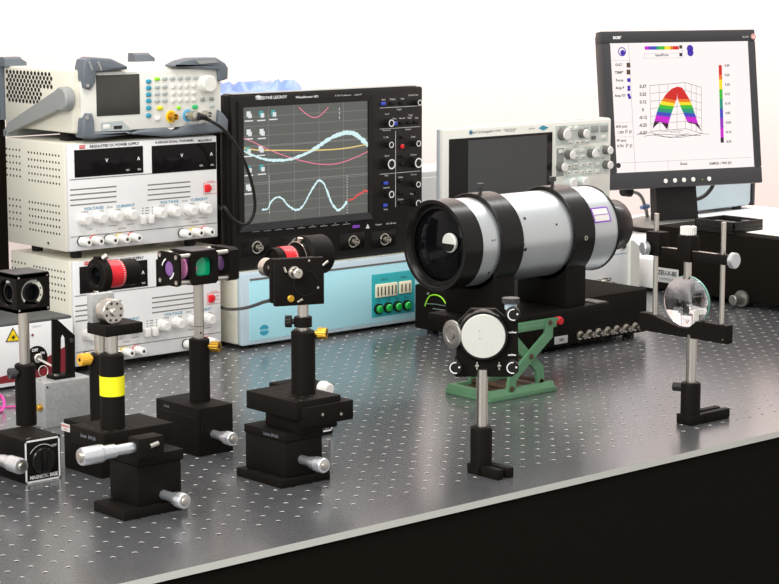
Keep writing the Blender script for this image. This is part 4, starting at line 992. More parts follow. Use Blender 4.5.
# ------------------------------------------------------------------ monitor
Q = 1.; PB = CAM+Q*(Vector((1.3735, .6962, .146))-CAM); mrz, mt = -.2917, .1365; mw, mh = .345, .2972
back = Vector((-sin(mrz), cos(mrz), 0)); WZ = .058; DC = PB+back*.055; DC.z = WZ
L = DC; MO = thing('monitor', 'dark grey flat monitor showing a rainbow coloured surface plot', 'monitor', L)
Tm = Matrix.Translation(PB-L) @ Matrix.Rotation(mrz, 4, 'Z') @ Matrix.Rotation(-mt, 4, 'X'); Ti = Tm.inverted()
nW = (Tm.to_3x3() @ Vector((0, -1, 0)))
def mp(x, y): r = ray(x, y); h = CAM+r*((PB-CAM).dot(nW)/r.dot(nW)); return Ti @ (h-L)
mb = MB(); s0, s1, s2, s3 = mp(612.5, 43), mp(751, 41.5), mp(752, 167), mp(616, 172.3)
sl, sr, st_, sb = s0.x*.5+s3.x*.5, s1.x*.5+s2.x*.5, (s0.z+s1.z)/2, (s2.z+s3.z)/2
for a, b_ in (((-mw/2, 0, st_), (mw/2, .022, mh)), ((-mw/2, 0, 0), (mw/2, .022, sb)), ((-mw/2, 0, sb-.001), (sl, .022, st_+.001)), ((sr, 0, sb-.001), (mw/2, .022, st_+.001))): mb.box(a, b_, bev=.003, T=Tm)
mb.build('bezel', 'charcoal', MO)
mb = MB().box((-mw/2+.004, .02, .004), (mw/2-.004, .034, mh-.004), bev=.006, T=Tm).box((-mw/2+.04, .03, .03), (mw/2-.04, .05, mh-.04), bev=.01, T=Tm); mb.build('back_shell', 'charcoal', MO)
scn = MB().box((sl-.001, .0022, sb-.001), (sr+.001, .006, st_+.001), T=Tm).build('screen', 'screen_white', MO)
ysn = .0020
cols = [(214, 30, 26), (240, 120, 20), (250, 225, 30), (60, 190, 50), (30, 150, 120), (60, 70, 190), (150, 40, 190), (205, 25, 205), (50, 20, 40)]
for i, c_ in enumerate(cols): M['plot%d' % i] = glow('plot_colour_%d' % i, *c_, 1.)
PM = ['plot%d' % i for i in range(9)]
z8 = lambda x, y: (630+x/8.34, 75+y/8.34)
mq = lambda x, y: Vector((mp(*z8(x, y)).x, ysn, mp(*z8(x, y)).z))
Lo = [(400, 95), (350, 115), (300, 165), (285, 190), (268, 215), (252, 245), (240, 275), (230, 305), (222, 335), (208, 385)]
Li = [(400, 95), (400, 150), (396, 195), (388, 212), (380, 236), (372, 262), (362, 288), (352, 318), (342, 350), (325, 408)]
Ro = [(400, 95), (440, 105), (470, 150), (500, 200), (512, 225), (522, 250), (532, 280), (545, 320), (556, 352), (572, 405)]
Ri = [(400, 95), (400, 150), (400, 185), (404, 200), (412, 225), (422, 250), (433, 280), (448, 312), (462, 345), (482, 388)]
bands = [0, 0, 0, 1, 2, 3, 4, 5, 6]
bands = [0, 0, 0, 1, 2, 3, 4, 5, 7]
mb = MB()
for A_, B_ in ((Lo, Li), (Ri, Ro)):
    for i in range(9):
        P = [mq(*A_[i]), mq(*A_[i+1]), mq(*B_[i+1]), mq(*B_[i])]
        if i == 0: P = P[:3]
        mb._add(P, [tuple(range(len(P)))], bands[i], False, Tm)
for tri in (((208, 385), (258, 384), (193, 447)), ((258, 384), (326, 408), (315, 456)), ((300, 390), (326, 408), (315, 456)), ((482, 388), (572, 405), (545, 408), (500, 402)), ((545, 408), (572, 405), (602, 467))):
    mb._add([mq(*p) for p in tri], [tuple(range(len(tri)))], 8, False, Tm)
mb.build('surface_plot', PM, scn, recalc=False)
mb = MB(); nY = Vector((0, -1, 0))
def line(pts, w=.0007): mb.ribbon([mq(*p)+nY*-.0001 for p in pts], w, nY, T=Tm, th=.0)
tops = [(170, 88), (247, 82), (322, 75), (465, 62), (515, 76), (557, 88), (600, 102)]; bots = [(180, 470), (255, 466), (325, 460), (470, 447), (517, 462), (557, 475), (603, 488)]
line([tops[0], tops[3], tops[6]]); line([bots[0], bots[3], bots[6]])
for a_, b_ in zip(tops, bots): line([a_, b_], .0006)
for f in (.17, .34, .5, .67, .84): line([tuple(tops[j][i]+(bots[j][i]-tops[j][i])*f for i in (0, 1)) for j in (0, 3, 6)], .0006)
line([(397, 205), (397, 455)], .0006)
for i in range(5): line([(180+i*80, 470+i*4), (470-i*20, 447+i*14)], .0006)
line([(60, 495), (180, 480), (300, 515), (430, 520), (603, 488), (660, 494)], .0008); line([(120, 510), (250, 492), (400, 500), (560, 500)], .0008); line([(200, 500), (340, 522), (480, 500), (600, 505)], .0008)
mb.build('plot_axes', 'screen_black', scn, recalc=False)
mb = MB()
mt_ = lambda s, x, y, z, w=None, al='CENTER': mb.text(s, (mp(x, y).x, ysn-.0002, mp(x, y).z), z, T=Tm, width=w, align=al, bold=True)
for i, s in enumerate(('0.37', '0.25', '0.12', '0', '-0.12', '-0.25', '-0.37')): mt_(s, 643.5, 86.5+i*7.75, .0085)
for i, s in enumerate(('0.30', '0.25', '0.20', '0.15', '0.10', '0.05', '-0.05', '-0.10', '-0.30')): mt_(s, 727.5+i*.2, 65.5+i*9.5, .0064)
for i, s in enumerate(('OLD*', 'TEMP*', 'Focus', 'Amp P', 'Amp XY')): mt_(s, 619.5+i*.3, 64.8+i*7.7, .0068)
for x, y, s in ((622, 126.5, 'SNS (nm)'), (621, 132.4, '1.209'), (622, 140.6, 'PP (nm)'), (621, 146, '0.702')): mt_(s, x, y, .0064)
mt_('Input/Form', 662.5, 55, .0064); mt_('Good', 684, 163.8, .0068); mt_('SAMPLE-1 7005 (D)', 721, 163.2, .0066, .050)
for y in (126.5, 131, 146): pass
mb.build('screen_lettering', 'screen_black', scn, recalc=False)
mb = MB()
def rect(x0, y0, x1, y1, mi=0, d=.0001):
    xm, ym = (x0+x1)/2, (y0+y1)/2; p = Vector((mp(x0, ym).x, 0, mp(xm, y0).z)); q = Vector((mp(x1, ym).x, 0, mp(xm, y1).z)); mb.box((p.x, ysn-d, q.z), (q.x, ysn+.0002, p.z), mi, T=Tm)
for i in range(12):
    rect(645.2+i*2.85, 46.2-i*.02, 645.2+(i+1)*2.85, 49.6-i*.02, [7, 6, 5, 5, 4, 3, 3, 2, 2, 1, 0, 0][i])
for i in range(16): rect(719.3+i*.13, 65+i*4.82, 722.4+i*.13, 65+(i+1)*4.85, [0, 0, 1, 2, 2, 3, 3, 4, 4, 5, 5, 6, 6, 7, 7, 8][i])
mb.build('colour_scale', PM, scn, recalc=False)
mb = MB()
for a in ((632.3, 44, 632.7, 171), (613, 60.2, 632.5, 60.5), (615, 122.2, 633.5, 122.5), (615.5, 136.5, 634, 136.8), (617, 160, 751.5, 160.4), (644.8, 53, 683, 53.3), (644.8, 57.8, 683, 58.1), (644.8, 53, 645.1, 58), (682.6, 46, 683, 58), (668.5, 160, 668.8, 171)): rect(*a)
mb.build('window_lines', 'screen_grey', scn, recalc=False)
mb = MB()
def dot(x, y, r, mi=0): p = mp(x, y); mb.cyl((p.x, ysn+.0002, p.z), (p.x, ysn-.0003, p.z), r, mi, n=20, T=Tm)
p = mp(622.5, 51.6); mb.ring((p.x, ysn, p.z), (0, -1, 0), .0068, .0085, .0003, T=Tm); dot(623.2, 52.6, .0052)
dot(690.6, 48.6, .0072); dot(691, 52.6, .0068); dot(629.4, 80, .0040); dot(629.4, 87, .0032); dot(629.4, 89.4, .0032); dot(629.3, 95, .0032); dot(630.2, 97.4, .0032)
mb.build('screen_icons', 'screen_blue', scn, recalc=False)
mb = MB()
for y in (65, 72): 
    p = mp(629, y); mb.box((p.x-.004, ysn-.0003, p.z-.0045), (p.x+.004, ysn, p.z+.0045), 0, T=Tm)
p = mp(681.3, 46.8); mb.box((p.x-.0032, ysn-.0003, p.z-.0032), (p.x+.0032, ysn, p.z+.0032), 0, T=Tm)
mb.build('screen_icons', 'rust', scn, recalc=False)
mb = MB(); dot(619, 165.5, .0050); p = mp(681.3, 54.6); mb.box((p.x-.003, ysn-.0003, p.z-.003), (p.x+.003, ysn, p.z+.003), 0, T=Tm)
for x, y in ((627, 131.5), (631, 132), (627.6, 145.6), (631.6, 146)): p = mp(x, y); mb.ring((p.x, ysn, p.z+.001), (0, -1, 0), .0016, .0026, .0003, T=Tm); mb.box((p.x-.0022, ysn-.0002, p.z-.004), (p.x-.0014, ysn, p.z), T=Tm)
mb.build('screen_icons', 'screen_black', scn, recalc=False)
mb = MB(); p = mp(617, 37.2); mb.text('acer', (p.x, -.0003, p.z), .0110, T=Tm, bold=True, width=.0185); p = mp(745.5, 36.8); mb.text('AL1516', (p.x, -.0003, p.z), .0046, T=Tm); mb.build('lettering', 'white_ink', MO, recalc=False)
p = mp(753.3, 36.5); mb = MB(); mb.cyl((p.x, 0, p.z), (p.x, -.0005, p.z), .0055, n=24, T=Tm); rs = mb.build('round_sticker', 'button_white', MO)
mb = MB(); mb.ring((p.x, -.0006, p.z), (0, -1, 0), .0035, .005, .0002, T=Tm); mb.text('R', (p.x, -.0008, p.z), .006, T=Tm); mb.build('sticker_print', 'red_ink', rs)
for x, y in ((665.5, 181), (674.8, 180.5), (683.8, 180), (693, 179.4), (709, 178.8)):
    p = mp(x, y); MB().lathe((p.x, 0, p.z), (0, -1, 0), [(0, .0042), (.0015, .0042), (.0022, .0035), (.0022, 0)], 0, 20, T=Tm).build('button', 'button_white', MO)
p = mp(702.5, 179.4); MB().cyl((p.x, 0, p.z), (p.x, -.0006, p.z), .0010, n=10, T=Tm).build('power_light', 'lime', MO)
# neck and round stand
nk0, nk1 = mp(649, 215), mp(698, 215)
Rz = Matrix.Rotation(mrz, 4, 'Z')
mb = MB().prism([(-.044, -.020, .012), (.050, -.020, .012), (.048, -.002, .13), (-.040, -.002, .13)], (0, .022, 0), T=Rz); mb.build('neck', 'black_plastic', MO)
mb = MB().lathe((0, 0, .0105), (0, 0, 1), [(0, 0), (0, .090), (.004, .088), (.009, .070), (.010, 0)], 0, 72); mb.lathe((0, 0, .0), (0, 0, 1), [(0, 0), (0, .072), (.004, .085), (.0045, .088), (.010, .089), (.010, 0)], 1, 72)
mb.build('stand', ['stand_silver', 'black_plastic'], MO)

# monitor lead with a plug, and the pale cabinet beyond the monitor
q0 = at_y(618, 191, .80)
cb = thing('monitor_cable', 'grey cable with a black plug hanging beside the monitor neck', 'cable', q0)
PT = [at_y(631, 191.5, .80), at_y(638, 193.5, .80), at_y(642, 198, .80), at_y(644.5, 205, .80), at_y(646.5, 212, .80)]; PT.append(Vector((PT[-1].x+.012, .805, .062))); PT.append(Vector((PT[-2].x+.05, .84, .062)))
MB().tube([p-q0 for p in smooth_path(PT, 6)], .0035).build('cable_jacket', 'handle_grey', cb)
d = at_y(622, 191, .80)-q0; e = at_y(631, 192, .80)-q0
MB().lathe(d, e-d, [(0, 0), (0, .007), (.003, .010), ((e-d).length-.003, .010), ((e-d).length, .005), ((e-d).length, 0)], 0, 20).build('plug', 'black_plastic', cb)
e = at_y(646, 208, .80)-q0
MB().lathe(at_y(648, 206, .80)-q0, at_y(636, 209, .80)-at_y(648, 206, .80), [(0, 0), (0, .0048), (.012, .0055), (.016, .0035), (.020, .0035), (.020, 0)], 0, 18).build('connector', 'sheet_blue', cb)
PT = [at_y(714, 182, .775), at_y(711.5, 188, .775), at_y(706, 194.5, .775), at_y(699, 198.5, .775), at_y(690, 200, .775)]
MB().tube([p-MO.location for p in smooth_path(PT, 6)], .0040).build('power_cord', 'black_plastic', MO)
c0 = at_y(722, 200, .87)
L = Vector((c0.x, .905, .058)); o = thing('cabinet', 'pale blue grey cabinet standing behind the monitor', 'cabinet', L)
xr = at_y(754.5, 200, .87).x-L.x
MB().box((-.14, -.035, .006), (xr-.008, .045, .20), bev=.010).build('casing', 'blue_bezel', o)
MB().box((xr-.0078, -.037, .006), (xr, .045, .202), bev=.003).build('edge_trim', 'charcoal', o)
for x in (-.12, xr-.04):
    for y in (-.02, .03): MB().cyl((x, y, 0), (x, y, .008), .01, n=14).build('foot', 'black_plastic', o)
# ------------------------------------------------------------------ shared pieces of the optical stands
def micrometer(parent, base, d, Lth, r, name='micrometer', sleeve=.02):
    """sleeve, thimble and ratchet cap along d from base (local coordinates)"""
    base, d = Vector(base), Vector(d).normalized()
    mb = MB().lathe(base, d, [(0, 0), (0, r*.62), (sleeve, r*.62), (sleeve, r*.78), (sleeve+Lth*.35, r*.80), (sleeve+Lth*.38, r), (sleeve+Lth*.94, r), (sleeve+Lth, r*.9), (sleeve+Lth, 0)], 0, 32)
    o = mb.build(name, 'micro', parent)
    e = base+d*(sleeve+Lth)
    MB().lathe(e, d, [(-.0002, r*.66), (.0004, r*.66), (.0006, r*.5), (.0025, r*.46), (.003, 0)], 0, 24).build('ratchet_cap', 'steel', o)
    mb = MB()
    for k in range(28):
        a = 2*pi*k/28; u = d.orthogonal().normalized(); w = d.cross(u); n = u*cos(a)+w*sin(a)
        p = base+d*(sleeve+Lth*.40)+n*r*1.001; mb.ribbon([p, p+d*.0018], .0004, n, th=.00005)
    mb.build('scale_marks', 'black_ink', o)
    return o
def holder(parent, c, z0, z1, r, name='post_holder', m='black', flange=False):
    mb = MB().lathe((c[0], c[1], z0), (0, 0, 1), [(0, 0), (0, r), (z1-z0-.0015, r), (z1-z0, r-.0015), (z1-z0, .0063), (z1-z0-.004, .0063), (z1-z0-.004, 0)], 0, 36)
    return mb.build(name, m, parent)
def rod(parent, c, z0, z1, r=.0060):
    mb = MB().cyl((c[0], c[1], z0), (c[0], c[1], z1), r, n=28, bev=.0004)
    return mb.build('post', 'steel', parent)
def thumb(parent, p, d, m='brass', r=.0062, L_=.013):
    p, d = Vector(p), Vector(d).normalized(); o = MB().cyl(p, p+d*.004, .003, n=14).knurl(p+d*.0035, p+d*L_, r, n=36).build('thumbscrew', m, parent)
    MB().cyl(p+d*L_, p+d*(L_+.0004), r*.3, n=14).build('thumbscrew_socket', 'hole', o); return o
def screws(parent, pts, axis, r=.0022, m='steel'):
    for p in pts:
        p = Vector(p); ax = Vector(axis); MB().lathe(p-ax*.0005, ax, [(0, 0), (0, r), (.0012, r), (.0012, r*.55), (.0006, r*.5), (.0006, 0)], 0, 14).build('cap_screw', m, parent)
def hole_marks(parent, pts, m='hole', r=.0021):
    mb = MB()
    for p in pts: mb.cyl(Vector(p)-Vector((0, 0, .0005)), Vector(p)+Vector((0, 0, .0003)), r, n=12)
    return mb.build('threaded_holes', m, parent)

# ------------------------------------------------------------------ stand A: magnetic base with beam splitter cube (front left)
ax_, ay_ = -.5025, .029; aw_, ad_, ah_ = .0470, .064, .0485
L = Vector((ax_+aw_/2, ay_+ad_/2, 0)); D_ = thing('optic_stand', 'post on a white framed magnetic base with an open black cube mount, far left', 'optic stand', L, 0, 'optical post stands on the table')
U = lambda x, y, d=0.: at_y(x, y, ay_-d)-L
mb = MB().box((-aw_/2, -ad_/2, 0), (aw_/2, ad_/2, ah_), bev=.0012); mb.build('magnetic_base', 'black', D_)
f0, f1 = U(24.6, 441.6), U(60.4, 477.6); x0, x1, z0, z1 = f0.x, f1.x, f1.z, f0.z
mb = MB(); y = -ad_/2-.0004; t_ = .0019
for a, b_ in (((x0, z0), (x1, z0+t_)), ((x0, z1-t_), (x1, z1)), ((x0, z0), (x0+t_, z1)), ((x1-t_, z0), (x1, z1))): mb.box((a[0], y, a[1]), (b_[0], y+.0006, b_[1]))
mb.build('label_frame', 'white_ink', D_)
mb = MB(); xm = (x0+x1)/2
mb.text('MAGNETIC BASE', (xm+.001, y, z0+.0055), .0055, width=(x1-x0)*.80, bold=True); mb.text('OFF', (x1-.0075, y, z1-.0095), .0042)
mb.ribbon([(xm+.019*cos(t), y+.0004, z0+.021+.020*sin(t)) for t in [radians(145-8*k) for k in range(12)]], .0006, FR)
mb.build('lettering', 'white_ink', D_)
MB().cyl((xm, -ad_/2, z0+.023), (xm, -ad_/2-.0035, z0+.023), .0145, n=40, bev=.001).box((xm-.003, -ad_/2-.006, z0+.012), (xm+.003, -ad_/2-.003, z0+.034), bev=.001).build('magnet_switch', 'black_gloss', D_)
c = at_z(26.5, 423.5, ah_)-L; c = Vector((c.x, c.y, 0))
zh = at_y(25, 363.5, c.y+L.y).z; zr = at_y(25, 308, c.y+L.y).z
holder(D_, c, ah_-.001, zh, .0116); rod(D_, c, zh-.01, zr)
thumb(D_, (c.x-.0112, c.y-.003, at_y(12, 373, c.y+L.y).z), (-1, .1, 0), 'charcoal', .0062, .0105)
screws(D_, [(-.012, -ad_/2+.006, ah_), (-.016, -ad_/2+.004, ah_)], (0, 0, 1), .0016)
# cube with round ports on both visible faces
cs = .0212; cz = zr+cs-.0015
cubeb = MB(); Lc = Vector((c.x, c.y, cz))
def face_ring(mb, o, ax, half, rad):
    """square plate with a round hole, facing ax"""
    ax = Vector(ax); u = Vector((0, 0, 1)); w = ax.cross(u); n = 32
    outer = []; inner = []
    for k in range(n):
        a = 2*pi*k/n; ca, sa = cos(a), sin(a); s = half/max(abs(ca), abs(sa)); outer.append(o+w*ca*s+u*sa*s); inner.append(o+(w*ca+u*sa)*rad)
    inb = [p-ax*.004 for p in inner]
    vs = outer+inner+inb
    mb._add(vs, [(k, (k+1) % n, n+(k+1) % n, n+k) for k in range(n)]+[(n+k, n+(k+1) % n, 2*n+(k+1) % n, 2*n+k) for k in range(n)], 0, False)
for axx in ((0, -1, 0), (-1, 0, 0), (1, 0, 0), (0, 1, 0)): face_ring(cubeb, Lc+Vector(axx)*cs, axx, cs, .0150)
cubeb.box(Lc+Vector((-cs, -cs, cs-.004)), Lc+Vector((cs, cs, cs))).box(Lc+Vector((-cs, -cs, -cs)), Lc+Vector((cs, cs, -cs+.004)))
cub = cubeb.build('cube_mount', 'black', D_)
MB().box(Lc+Vector((-cs+.0005, -cs+.0005, cs)), Lc+Vector((cs-.0005, cs-.0005, cs+.0012)), bev=.0008).build('cube_cover', 'charcoal', D_)
for axx in ((0, -1, 0), (-1, 0, 0)):
    ax = Vector(axx); o_ = Lc+ax*(cs-.005)
    mb = MB()
    w = ax.cross(Vector((0, 0, 1)))
    for a0, a1 in ((.9, 2.3), (-.9, .9) if axx[1] else (2.3, 4.0),):
        n = 10; P = [(o_+(w*cos(a0+(a1-a0)*k/n)+Vector((0, 0, 1))*sin(a0+(a1-a0)*k/n))*r_) for r_ in (.0142, .0108) for k in range(n+1)]
        mb._add(P, [(k, k+1, n+2+k, n+1+k) for k in range(n)], 0, False)
    mb.build('retaining_ring', 'warm_grey', D_)
    MB().ring(o_-ax*.001, ax, .0085, .0105, .003, 0, 28).build('port_ring', 'black_gloss', D_)
    MB().lathe(o_-ax*.004, ax, [(0, .0100), (.001, .0100), (.001, 0)], 0, 28).build('cube_glass', 'window', D_)
screws(D_, [Lc+Vector((s*(cs-.003), -cs, t*(cs-.003))) for s in (-1, 1) for t in (-1, 1)], (0, -1, 0), .0012)

# ------------------------------------------------------------------ stage just past the left edge: only its micrometer reaches into view
tp = at_y(23.5, 467.2, -.03)
L = Vector((tp.x-.004, .085, 0)); ST = thing('translation_stage', 'chrome micrometer reaching in from the left edge beside the magnetic base', 'translation stage', L)
MB().box((-.045, -.022, 0), (.020, .04, .012), bev=.001).box((-.035, -.018, .012), (.016, .035, tp.z+.014), bev=.001).build('stage_body', 'black', ST)
lm_ = .115-.021; micrometer(ST, (.004, -.0175, tp.z), (0, -1, 0), .036, .0086, sleeve=lm_-.036)

# ------------------------------------------------------------------ stand B: yellow banded post on the micrometer stage
bx_, by_ = -.509, -.171
L = Vector((-.4675, -.1425, 0)); E_ = thing('optic_stand', 'post with a yellow band on a stacked stage with two chrome micrometers', 'optic stand', L, 0, 'optical post stands on the table')
X = lambda v: v-L.x
Y = lambda v: v-L.y
mb = MB().box((X(bx_), Y(by_), 0), (X(-.430), Y(-.115), .0105), bev=.001); mb.build('base_plate', 'black', E_)
zb = .052
mb = MB().box((X(-.4890), Y(-.1665), .0105), (X(-.4345), Y(-.116), zb), bev=.001); mb.build('lift_body', 'black', E_)
mb = MB().box((X(-.4890), Y(-.1685), zb+.0005), (X(-.4325), Y(-.114), .0635), bev=.0008); mb.build('slide_plate', 'black', E_)
pz = .0830
pF, pL, pR = at_z(105, 434, pz), at_z(69.2, 424.6, pz), at_z(171, 421.5, pz)
px0, py0, px1, py1 = (pF.x+pL.x)/2, pF.y, pR.x, pL.y
mb = MB().box((X(px0), Y(py0), .0637), (X(px1), Y(py1), pz), bev=.001); mb.build('platform', 'black', E_)
hole_marks(E_, [(X(px0+.008+i*.0125), Y(py0+.008+j*.0125), pz) for i in range(6) for j in range(4) if not (0 < i < 3 and 0 < j < 3)])
c = at_z(113, 427.5, pz)-L; c = Vector((c.x, c.y, 0))
zt = lambda x, y: at_y(x, y, c.y+L.y).z
zh, zr = zt(113.5, 353), zt(114, 334)
holder(E_, c, pz-.0005, zh, .0127)
zt1, zt0 = zt(113, 375), zt(113, 394.5)
MB().ring((c.x, c.y, zt0), (0, 0, 1), .0126, .0130, zt1-zt0, n=40).build('yellow_band', 'yellow', E_)
rod(E_, c+Vector((.001, 0, 0)), zh-.01, zr+.001)
# little shelf with a drilled chrome disc
za = zr; tF = at_z(105.8, 326.6, za+.0115); tL = at_z(88.7, 322, za+.0115); tR = at_z(136.6, 320.2, za+.0115)
sx0_, sx1_, sy0_, sy1_ = X(tF.x), X(tR.x), Y(tF.y), Y(tL.y)
MB().box((sx0_, sy0_, za), (sx1_, sy1_, za+.0115), bev=.0012).build('shelf', 'black', E_)
dc = at_y(114, 305, L.y+sy0_+.008)-L; r_ = .0132; dz = za+.0115+r_-.001
mb = MB().lathe((dc.x, sy0_+.032, dz), (0, -1, 0), [(0, 0), (0, r_*.9), (.008, r_*.9), (.009, r_), (.022, r_), (.0235, r_*.93), (.0235, .0046), (.0250, .0044), (.0265, .0036), (.0265, 0)], 0, 40)
d_ = mb.build('drilled_disc', 'steel', E_)
mb = MB()
for k in range(8): a = 2*pi*k/8+.3; mb.cyl((dc.x+cos(a)*.0092, sy0_+.010, dz+sin(a)*.0092), (dc.x+cos(a)*.0092, sy0_+.0082, dz+sin(a)*.0092), .0014, n=12)
mb.build('drill_holes', 'hole', d_)
MB().box((dc.x-.016, sy0_+.0245, za+.0115), (dc.x+.012, sy0_+.034, za+.0115+.030), bev=.001).build('disc_block', 'rough_alu', E_)
# micrometers
mz = at_y(134, 447.4, L.y+Y(-.178)).z
mx = at_y(134, 447.4, -.178).x-L.x
MB().box((mx-.001, Y(-.188), mz-.011), (mx+.030, Y(-.169), mz+.010), bev=.001).build('micrometer_bracket', 'black', E_)
ln = abs(at_y(80.6, 458.6, -.178).x-at_y(134, 447.4, -.178).x)
micrometer(E_, (mx, Y(-.178), mz), (-1, 0, 0), ln*.62, .0092, sleeve=ln*.38)
MB().cyl((mx+.012, Y(-.1885), mz+.001), (mx+.022, Y(-.1885), mz+.003), .0026, n=14).build('stop_pin', 'steel', E_)
mp_ = at_y(163, 494.5, -.166)
micrometer(E_, (mp_.x-L.x, Y(-.166), mp_.z), (0, -1, 0), .018, .0080, sleeve=.020)
c2 = at_x(88, 432, px0); mb = MB(); mb.text('Lbtek  EM-50', (X(px0)-.0003, Y(c2.y), .075), .0052, 0, 'left'); mb.build('lettering', 'grey_ink', E_)
screws(E_, [(X(-.4945), Y(-.160), .0105), (X(-.4945), Y(-.128), .0105)], (0, 0, 1), .003, 'black_gloss')

# ------------------------------------------------------------------ stand C: behind it, red lens tube
qa, qb = at_z(104, 478.5, 0), at_z(62, 467.5, 0)
mxx = (qa.x+qb.x)/2
L = Vector((mxx+.026, (qa.y+qb.y)/2, 0)); CC = thing('optic_stand', 'post with a red banded black lens tube behind the yellow banded post', 'optic stand', L, 0, 'optical post stands on the table')
hy = abs(qb.y-qa.y)/2
mb = MB().box((-.026, -hy, 0), (.024, hy, .0555), bev=.0012); mb.build('magnetic_base', 'black', CC)
s_ = at_x(66, 435, mxx)-L
sl_ = MB().box((-.0266, s_.y-.0085, .0420), (-.0258, s_.y+.0085, .0505)).build('sticker', 'button_white', CC)
mb = MB(); mb.text('WARRANTY', (-.0268, s_.y, .0478), .0032, 0, 'left', bold=True); mb.text('VOID', (-.0268, s_.y, .0442), .0028, 0, 'left'); mb.build('sticker_lettering', 'red_ink', sl_)
c = at_z(101.5, 424, .0555)-L; c = Vector((min(max(c.x, -.012), .012), c.y, 0))
zt = lambda x, y: at_y(x, y, c.y+L.y).z
zh = zt(101, 353); rr0 = zt(101, 292)
holder(CC, c, .055, zh, .0122); rod(CC, c, zh-.01, rr0+.002)
thumb(CC, (c.x-.0118, c.y-.002, zt(88, 358.5)), (-1, .05, 0), 'gold_plastic', .0068, .0155)
ct = at_y(103, 275, c.y+L.y)-L; tz = ct.z; XX0 = at_y(96.5, 276, c.y+L.y).x-L.x
st_x = lambda px: at_y(px, 275, c.y+L.y).x-L.x
xa, xb, xc, xd = st_x(95.5), st_x(103), st_x(119), st_x(134)
rm = .0190
mb = MB().lathe((0, c.y, tz), (1, 0, 0), [(xa, .0095), (xa, rm-.001), (xa+.001, rm), (xb, rm), (xb, .0095), (xa, .0095)], 0, 44).box((xa, c.y-.007, rr0-.001), (xb, c.y+.007, tz-rm+.004), bev=.0008).box((xa, c.y-.0045, tz+rm-.002), (xb, c.y+.0045, tz+rm+.0022), bev=.0008); mb.build('lens_ring_mount', 'black', CC)
MB().lathe((0, c.y, tz), (1, 0, 0), [(xa+.003, 0), (xa+.003, .0098), (xa+.0005, .0105), (xa-.0005, .0125), (xa-.0002, .0135), (xa+.001, .0135)], 0, 36).build('lens_cell', 'window', CC)
MB().lathe((0, c.y, tz), (1, 0, 0), [(xb, 0), (xb, .0152), (xc-.001, .0152), (xc, .0148), (xc, 0)], 0, 40).build('red_tube', 'red', CC)
mb = MB()
for k in range(40): a = 2*pi*k/40; n = Vector((0, cos(a), sin(a))); p = Vector((xc-.0035, c.y, tz))+n*.01525; mb.ribbon([p, p+Vector((.0026, 0, 0))], .0004, n, th=.00005)
mb.build('scale_marks', 'white_ink', CC)
MB().lathe((0, c.y, tz), (1, 0, 0), [(xc, 0), (xc, .0145), (xd, .0145), (xd, .0125), (xd-.004, .0120), (xd-.004, 0)], 0, 40).build('black_tube', 'black', CC)
MB().cyl((xa+.006, c.y-.006, tz+rm), (xa+.010, c.y-.009, tz+rm+.0035), .0035, n=16).build('set_screw', 'steel', CC)

# ------------------------------------------------------------------ stand D: cage cube with green prism
dx0, dx1, dy0, dy1 = -.2855, -.2360, .0065, .0905
L = Vector(((dx0+dx1)/2, (dy0+dy1)/2, 0)); DD = thing('optic_stand', 'post carrying a black cage cube with a green prism inside', 'optic stand', L, 0, 'optical post stands on the table')
dh = at_y(199, 409, dy0).z; hx_, hy_ = (dx1-dx0)/2, (dy1-dy0)/2
MB().box((-hx_, -hy_, 0), (hx_, hy_, dh), bev=.0012).build('stage_block', 'black', DD)
MB().box((-hx_+.003, -hy_-.0008, .002), (-hx_+.004, -hy_+.001, dh-.002)).box((-hx_-.0004, -hy_+.006, dh-.012), (-hx_+.0004, hy_-.006, dh-.011)).build('panel_groove', 'black_gloss', DD)
c = at_z(200, 400.5, dh)-L; c = Vector((min(c.x, .013), c.y, 0))
zt = lambda x, y: at_y(x, y, c.y+L.y).z
zh, zr = zt(200, 338), zt(200, 284)
holder(DD, c, dh-.0005, zh, .0120); rod(DD, c, zh-.012, zr+.0015, .0058)
mb = MB().ring((c.x, c.y, zt(200, 326)), (0, 0, 1), .0056, .0061, .0006, n=28).cyl((c.x-.0015, c.y-.0050, zt(200, 332)), (c.x-.0017, c.y-.0063, zt(200, 332)), .0012, n=10); mb.build('post_groove', 'hole', DD)
thumb(DD, (c.x+.0065, c.y-.0098, zt(211, 344)), (.55, -1, 0), 'brass', .0064, .0135)
mp_ = at_y(213.5, 434, dy0); micrometer(DD, (mp_.x-L.x, -hy_, mp_.z), (0, -1, 0), .020, .0078, sleeve=.017)
mb = MB(); mb.text('Lbtek', (-hx_-.0003, .02, dh-.006), .005, 0, 'left'); mb.build('lettering', 'grey_ink', DD)
